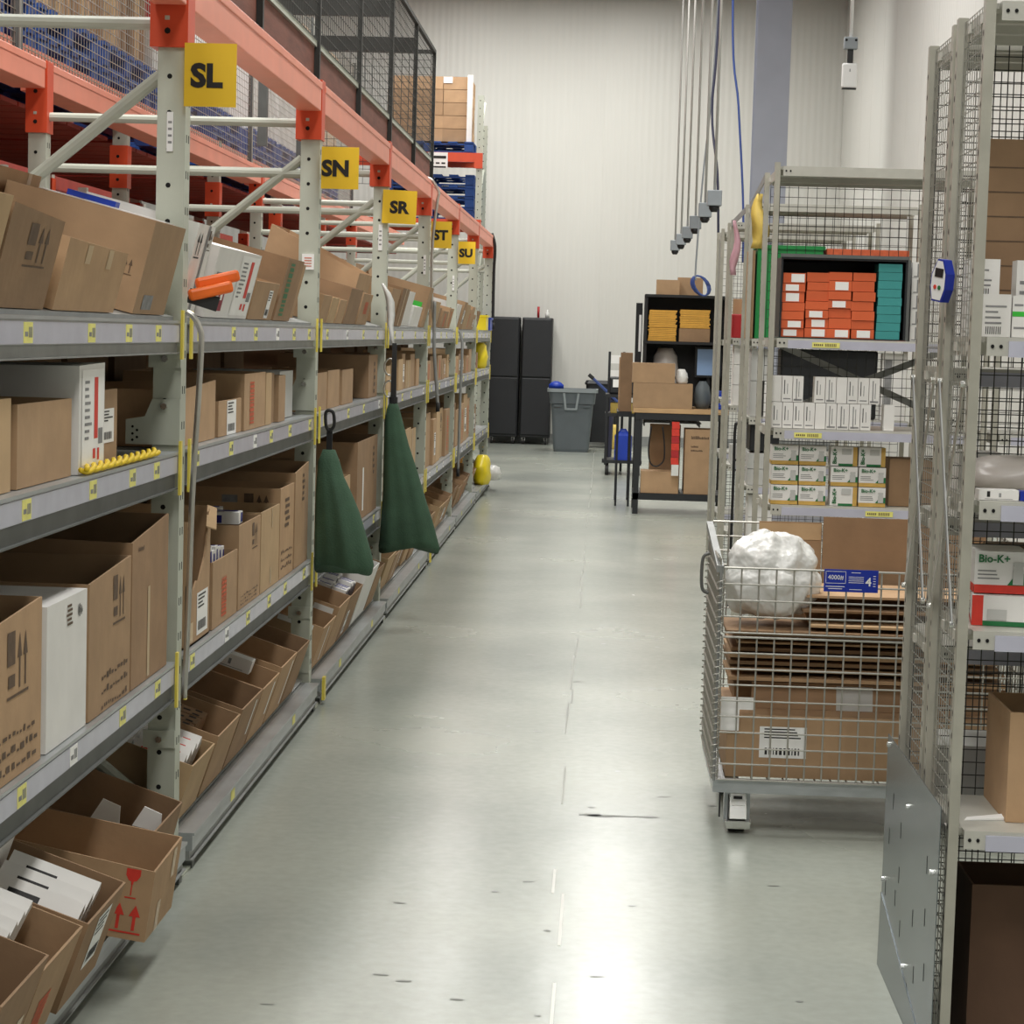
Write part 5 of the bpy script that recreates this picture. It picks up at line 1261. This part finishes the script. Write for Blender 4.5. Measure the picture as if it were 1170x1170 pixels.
for k in range(9):
    h_ = .035
    tag(obj('teal_carton', MB().box((0, 0, 0), (.098, .16, h_-.0015)), 'teal_card', None, (1.128+random.uniform(-.003, .003), y2+.03, z)), 'flat teal carton, %s from below in the stack in the black crate' % ORD[k], 'carton', 'teal cartons in the black crate'); z += h_
for k in range(5): place('white carton, %s in the short stack right of the black crate' % ORD[k], 'spine', (.07, .12, .065), 1.27, y2+.05, zc2+.066*k, group='white cartons right of the crate')
# white cartons
def wrow(z, xs, top):
    x = xs; i = 0
    while x < (1.15 if top else 1.20):
        w_ = .043 if random.random() < .8 else .05
        if not ((top and i == 3) or (not top and x > 1.10 and x < 1.13)):
            place('white medicine carton standing on edge, %s row of the white stock shelf' % ('upper' if top else 'lower'), random.choice(('spine', 'spine2', 'plain')), (w_, .09, .108), x, y2+.03, z, group='white cartons on the stock shelf, %s row' % ('upper' if top else 'lower'))
        x += w_+.0025; i += 1
wrow(1.238, .706, False); wrow(1.348, .70, True)
tag(obj('dark_wall_case', MB().box((.95, 11.9, 1.192), (1.47, 12.15, 1.56)), 'black_plastic', bevel=.01), 'dark case on the third row behind the white stock shelf', 'case')
carton('dark blue and white printed carton behind the white stock shelf', 1.62, 11.86, .08, .13, .36, 1.192, m='white_card', closed=True, prints=[('N', .1, .1, .3, .8, 'greyrect')])
# probiotic cartons in three tiers
kb = 0
for r_, z in enumerate((.917, 1.000, 1.083)):
    for c, x in enumerate((.715, .832, .965, 1.083)):
        lab = 'probiotic carton with tan foot band, %s tier, %s column from the dark carton' % (('bottom', 'middle', 'top')[r_], ('fourth', 'third', 'second', 'first')[c])
        if (r_, c) in ((0, 2), (2, 2), (2, 3)): biok_side('probiotic carton turned on its side, %s tier, %s column from the dark carton' % (('bottom', 'middle', 'top')[r_], ('fourth', 'third', 'second', 'first')[c]), x, y2+.04+.02*r_, z, .112, .10, .080, 'tan_print', 'sideways probiotic cartons, tier %d' % r_)
        else: biok(lab, x, y2+.03+.015*r_, z, .112, .10, .080, 'tan_print', group='probiotic cartons, tier %d' % r_)
carton('dark brown carton beside the probiotic cartons', 1.55, y2+.12, .2, .33, .2, .917, m='card_dark', closed=True)
# ---------------------------------------------------------------- third and fourth rows
def far_row(x, y, ordw):
    a = unit('%s shelving row of the right side, its aisle end showing' % ordw, x, x+.92, y, y+.42, 2.345, (2.33, 1.61, 1.19, .82, .4), sp=.045, r=.0018, side=False)
    b = None
    return a, b
x3, y3, x4, y4, x5, y5 = .748, 11.8, .758, 13.75, .772, 15.2
far_row(x3, y3, 'third'); far_row(x4, y4, 'fourth')
unit('last shelving unit of the right side, end post near the packing bench', x5, x5+.92, y5, y5+.6, 2.36, (2.34, 1.60, 1.19, .82, .4), sp=.05, r=.0018)
gb = tote('tall bright green bin standing on the third row shelf', x3+.225, y3+.2, 1.612, .175, .16, .50, 'bin_green')
tag(obj('copper_box', MB().box((0, 0, 0), (.44, .3, .49)), 'red_soft', None, (x3+.42, y3+.06, 1.612), bevel=.004), 'tall rust coloured box beside the green bin on the third row', 'box')
obj('arrow_emboss', MB().poly([(-.14, -.1612, .15), (-.08, -.1612, .22), (-.08, -.1612, .25), (-.14, -.1612, .19)]), 'bin_green', gb)
carton('brown flap carton beside the green bin on the third row', x3+.040, y3+.05, .25, .03, .47, 1.612, m='card', closed=True)
carton('grey carton on the third row shelf below the green bin', x3+.16, y3+.05, .2, .12, .17, 1.385, m='grey_card', closed=True)
carton('white grey cartons below on the third row shelf', x3+.10, y3+.05, .2, .06, .19, 1.192, m='grey_card', closed=True)
carton('pale carton next to the white grey carton on the third row', x3+.175, y3+.05, .2, .06, .19, 1.192, m='white_card', closed=True)
tag(obj('black_bin', MB().box((0, 0, 0), (.16, .3, .15)), 'black_plastic', None, (x3+.045, y3+.04, 1.005), bevel=.008), 'black bin in the third row under the grey cartons', 'bin')
for k in range(2): carton('dull ribbed carton in the third row below the black bin', x3+.18, y3+.05, .2, .14, .085, .822+.088*k, m='grey_card', closed=True, group='dull cartons of the third row')
for k in range(3): carton('white carton standing on the lowest third row shelf', x3+.18, y3+.05, .2, .13, .12, .402+.123*k, m='white_card', closed=True, group='white cartons of the third row')
tag(obj('red_bin', MB().box((0, 0, 0), (.16, .25, .15)), 'red_plastic', None, (x4+.03, y4+.05, 1.612), bevel=.008), 'dark red bin on the fourth row shelf', 'bin')
carton('amber topped carton behind the red bin on the fourth row', x4+.2, y4+.32, .1, .15, .25, 1.612, m='card_pale', closed=True)
for k in range(3): carton('tall white carton standing on the fourth row shelf', x4+.19, y4+.06, .2, .14, .125, 1.192+.128*k, m='white_card', closed=True, group='white cartons of the fourth row')
carton('grey carton on the fourth row shelf under the white cartons', x4+.19, y4+.06, .2, .14, .12, .822, m='grey_card', closed=True)
hk = thing('hand_truck', 'black tubular hand truck leaning between the shelving rows', 'hand truck', (.80, 13.2, 0))
obj('frame_tube', MB().path(smooth_pts([(.15, 0, .012), (.15, 0, 1.07), (.13, 0, 1.10), (.02, 0, 1.10), (-.005, 0, 1.07), (-.005, 0, .80), (-.005, 0, .012)], 5), .010, 6), 'black', hk, smooth=True)
for z_ in (.82, .88): obj('frame_bar', MB().tube((-.004, 0, z_), (.15, 0, z_), .007, 6), 'black', hk)
obj('toe_plate', MB().box((-.02, -.12, 0), (.16, .012, .012)), 'black', hk)
# tie bars joining the rows overhead, with ribbons
for (xa, ya, xb, yb, lab) in ((x2, y2+.62, x3, y3, 'second and third'), (x3, y3+.42, x4, y4, 'third and fourth')):
    tag(obj('tie_bar', MB().hexa([(xa, ya, 2.30), (xa+.004, ya, 2.30), (xb+.004, yb, 2.30), (xb, yb, 2.30), (xa, ya, 2.335), (xa+.004, ya, 2.335), (xb+.004, yb, 2.335), (xb, yb, 2.335)]), 'galv_dull'), 'flat steel tie bar joining the tops of the %s shelving rows' % lab, 'tie bar')
def ribbon(label, x, y, z, h_, w_, mt, seed):
    random.seed(seed); rs = []
    for i in range(9):
        f = i/8; ww = w_*(.35+.65*min(1, f*1.6))*(1 if f < .85 else .7); dx = .012*math.sin(f*7+seed)
        rs.append([(x+dx-ww/2, y+.01*math.sin(5*f), z-h_*f), (x+dx, y-.015+.012*math.sin(9*f), z-h_*f), (x+dx+ww/2, y+.008*math.cos(6*f), z-h_*f), (x+dx, y+.012, z-h_*f)])
    tag(obj('ribbon', MB().rings(rs), mt, smooth=True), label, 'ribbon')
ribbon('yellow caution ribbon hanging from the tie bar before the second row', .715, 10.6, 2.30, .26, .085, 'tag_tape', 3)
ribbon('pale pink ribbon hanging from the tie bar between the far rows', .745, 13.0, 2.30, .32, .05, 'pink_tape', 5)
# ---------------------------------------------------------------- wire container cart
cx0, cx1, cy0, cy1 = .392, 1.42, 7.0, 7.78
ct = thing('wire_cart', 'wire mesh container cart on casters filled with flattened cardboard', 'cart', (cx0, cy0, 0)); W, D_ = cx1-cx0, cy1-cy0
f = MB()
for a, b in (((0, 0, .142), (W, .04, .182)), ((0, D_-.04, .142), (W, D_, .182)), ((0, .04, .142), (.04, D_-.04, .182)), ((W-.04, .04, .142), (W, D_-.04, .182))): f.box(a, b)
obj('base_frame', f, 'galv', ct)
fl = MB()
for i in range(20): fl.tube((W*(i+.5)/20, .04, .176), (W*(i+.5)/20, D_-.04, .176), .003, 6)
obj('floor_wires', fl, 'wire', ct)
def grid(name, u0, u1, z0, z1, mk, su=.055, sz=.0515, r=.0030, top=True):
    m = MB(); k = round((u1-u0)/su)
    for i in range(k+1):
        u = u0+(u1-u0)*i/k; m.tube(mk(u, z0, 0), mk(u, z1, 0), r, 6)
    k = round((z1-z0)/sz)
    for i in range(k+1):
        z = z0+(z1-z0)*i/k; m.tube(mk(u0, z, 1), mk(u1, z, 1), r*(1.25 if i == k and top else 1), 6)
    return obj(name, m, 'wire', ct)
grid('front_grid', .012, W-.012, .186, .650, lambda u, z, k: (u, -.003-.006*k, z))
grid('front_gate', .012, W-.012, .664, .873, lambda u, z, k: (u, -.001-.006*k, z))
grid('rear_grid', .012, W-.012, .186, .955, lambda u, z, k: (u, D_+.001+.006*k, z))
grid('left_grid', .012, D_-.012, .186, .90, lambda u, z, k: (.001-.006*k, u, z))
grid('right_grid', .012, D_-.012, .186, .93, lambda u, z, k: (W-.001+.006*k, u, z))
# slanted top rail of the left side
obj('side_rail', MB().hexa([(-.012, 0, .855), (.010, 0, .855), (.010, D_, .93), (-.012, D_, .93), (-.012, 0, .878), (.010, 0, .878), (.010, D_, .955), (-.012, D_, .955)]), 'galv_dull', ct)
for yy in (.0, D_):
    obj('hinge_coil', MB().path([(.002+.013*math.cos(a*.9), yy-.002+.013*math.sin(a*.9), .19+.0033*a) for a in range(200)], .0022, 5), 'wire', ct, smooth=True)
    obj('corner_post', MB().tube((.002, yy, .18), (.002, yy, .875 if yy == 0 else .955), .005, 6), 'galv_dull', ct)
obj('side_handle', MB().path(smooth_pts([(-.006, D_*.75, .86), (-.03, D_*.75, .84), (-.03, D_*.75, .74), (-.006, D_*.75, .72)]), .006, 6), 'galv_dark', ct, smooth=True)
def caster(x, y):
    c_ = obj('caster_fork', MB().box((x-.042, y-.03, .125), (x+.042, y+.04, .142)).box((x-.042, y-.02, .03), (x-.030, y+.03, .125)).box((x+.030, y-.02, .03), (x+.042, y+.03, .125)), 'galv', ct)
    obj('wheel', MB().tube((x-.026, y, .058), (x+.026, y, .058), .058, 18), 'rubber', c_, smooth=False)
    g = MB().hexa([(x-.036, y-.068, .018), (x+.040, y-.068, .018), (x+.040, y-.05, .018), (x-.036, y-.05, .018), (x-.040, y-.072, .045), (x+.044, y-.072, .045), (x+.044, y-.03, .045), (x-.040, y-.03, .045)])
    g.hexa([(x-.028, y-.066, .05), (x+.030, y-.066, .05), (x+.030, y-.03, .05), (x-.028, y-.03, .05), (x-.026, y-.034, .135), (x+.028, y-.034, .135), (x+.028, y-.03, .135), (x-.026, y-.03, .135)])
    obj('brake_guard', g, 'chrome', c_, bevel=.004)
    l = MB().hexa([(x-.022, y-.056, .095), (x+.024, y-.056, .095), (x+.024, y-.05, .095), (x-.022, y-.05, .095), (x-.022, y-.041, .128), (x+.024, y-.041, .128), (x+.024, y-.036, .128), (x-.022, y-.036, .128)])
    obj('caster_label', l, 'paper', c_)
    obj('print', MB().hexa([(x-.014, y-.053, .114), (x+.014, y-.053, .114), (x+.014, y-.047, .114), (x-.014, y-.047, .114), (x-.014, y-.048, .122), (x+.014, y-.048, .122), (x+.014, y-.044, .122), (x-.014, y-.044, .122)]), 'ink', c_)
for x in (.085, W-.085):
    for y in (.09, D_-.09): caster(x, y)
obj('brake_lever', MB().box((.025, .05, .05), (.030, .07, .14)), 'dark_metal', ct)
# blue placard
pc = thing('placard', 'blue placard reading 4000# and 4 clipped on the wire cart', 'placard', (.807, 6.986, .808))
obj('plate', MB().box((-.086, -.003, 0), (.086, .0, .072)), 'blue_sign', pc)
fr = MB()
for a in ((-.081, .027, -.017, .0282), (-.081, .0648, -.017, .066), (-.081, .027, -.0798, .066), (-.0182, .027, -.017, .066)): fr.box((min(a[0], a[2]), -.0042, a[1]), (max(a[0], a[2]), -.003, a[3]))
for k in range(2): fr.box((-.08+.008*k, -.0042, .016-.007*k), (-.02-.008*k, -.003, .018-.007*k))
for k in range(4): fr.box((-.008, -.0042, .048-.006*k), (.04, -.003, .0495-.006*k))
fr.box((.0, -.0042, .062), (.03, -.003, .0635)); fr.box((-.005, -.0042, .008), (.035, -.003, .0095))
for k in range(5): fr.box((.07, -.0042, .02+.008*k), (.078, -.003, .022+.008*k))
obj('border', fr, 'paper', pc)['kind'] = 'stuff'
lettering('4000#', .0205, 'paper', pc, (-.049, -.0042, .046), bold=0, sx=.95); lettering('4', .038, 'paper', pc, (.055, -.0042, .033), bold=.0006)
# contents
def panel(label, x0, x1, y, z0, z1, th, rx=0, mt='card', rz=0, **k):
    o = tag(obj('cardboard_sheet', MB().box((0, 0, 0), (x1-x0, th, z1-z0)), mt, None, (x0, y, z0), (R(rx), 0, R(rz))), label, 'cardboard', **k); return o
lbx = carton('low brown carton with white shipping label at the bottom of the wire cart', 1.36, 7.07, .55, .925, .205, .182, m='card', closed=True, prints=[('N', .115, .32, .165, .5, 'label')])
carton('flattened brown carton with a pale shipping label behind the low carton in the cart', 1.37, 7.30, .42, .90, .055, .388, m='card_dark', closed=True)
sl = panel('folded brown flap with a pale label leaning in the wire cart', .52, 1.36, 7.20, .388, .475, .006, -12, 'card_dark')
obj('shipping_label', MB().box((.28, -.001, .0), (.40, 0, .080)), 'grey_card', sl)
random.seed(17); z = .482
for k in range(8):
    th = random.choice((.006, .010, .012)); xl = .42+random.uniform(0, .05)
    panel('flattened carton, %s from below in the cardboard stack of the wire cart' % ORD[k], xl, 1.36-random.uniform(0, .04), (7.05 if k > 6 else 7.16)+random.uniform(0, .05), z, z+th, .37, 0, random.choice(('card', 'card_dark', 'card_dark')), group='flattened cartons in the cart stack')  # tones weighted to dark, standing for shade inside the cart
    z += th+random.choice((.006, .010, .016))
zt = z
random.seed(19)
for k in range(3):
    th = .008
    panel('%s flattened carton of the upper pile beside the white bag' % ORD[k], .66+random.uniform(0, .05), 1.38, 7.08+.03*k, zt+.004+.045*k, zt+.012+.045*k, .37, 0, random.choice(('card', 'card_dark', 'card_pale')), group='upper flattened cartons in the cart', rz=random.uniform(-2, 2))
big = panel('large brown cardboard panel standing up at the right back of the cart', .775, 1.34, 7.58, .447, .998, .008, -2, 'card_dark')
p2 = panel('tan cardboard panel with a folded top standing at the back of the cart', .555, .772, 7.60, .447, .975, .008, -2, 'card')
obj('fold', MB().box((0, -.003, .468), (.214, -.0005, .523)), 'card_pale', p2)
lettering('DO', .030, 'ink', p2, (.178, -.002, .378))
tag(obj('paper_sheet', MB().box((0, 0, 0), (.06, .004, .11)).box((.06, 0, .07), (.11, .004, .11)), 'paper', None, (.412, 7.055, .335)), 'torn white paper standing at the left front corner of the wire cart', 'paper')
# white plastic bag
random.seed(23); rings = []; n = 36
prof = [(.0, .30), (.015, .80), (.05, .95), (.10, 1.0), (.145, .97), (.16, .90), (.185, .95), (.22, .90), (.25, .74), (.275, .48), (.288, .2)]
ph = [random.uniform(0, 6.28) for _ in range(8)]
for zq, s in prof:
    ring = []
    for j in range(n):
        a = 2*math.pi*j/n
        q = 1+.045*math.sin(5*a+ph[0]+zq*20)+.035*math.sin(9*a+ph[1]-zq*35)+.025*math.sin(14*a+ph[2]+zq*50)+random.uniform(-.02, .02)
        ring.append((.150*s*q*math.cos(a)*(1.08 if zq > .17 and math.cos(a) > 0 else 1)*(.93 if abs(zq-.16) < .01 and math.cos(a) > 0 else 1), .125*s*q*math.sin(a), zq+.008*math.sin(7*a+ph[3])*(s < .97)))
    rings.append(ring)
bg_ = tag(obj('plastic_bag', MB().rings(rings), 'plastic_film', None, (.570, 7.22, zt+.016), smooth=True), 'crumpled white plastic bag stuffed into the left of the wire cart', 'bag')
sb_ = bg_.modifiers.new('sub', 'SUBSURF'); sb_.levels = 2; sb_.render_levels = 3
for sz_, st_v in ((.14, .034), (.05, .020)):
    tx = bpy.data.textures.new('crumple', 'VORONOI' if sz_ > .05 else 'CLOUDS'); tx.noise_scale = sz_
    dm = bg_.modifiers.new('crumple', 'DISPLACE'); dm.texture = tx; dm.strength = st_v; dm.mid_level = .5
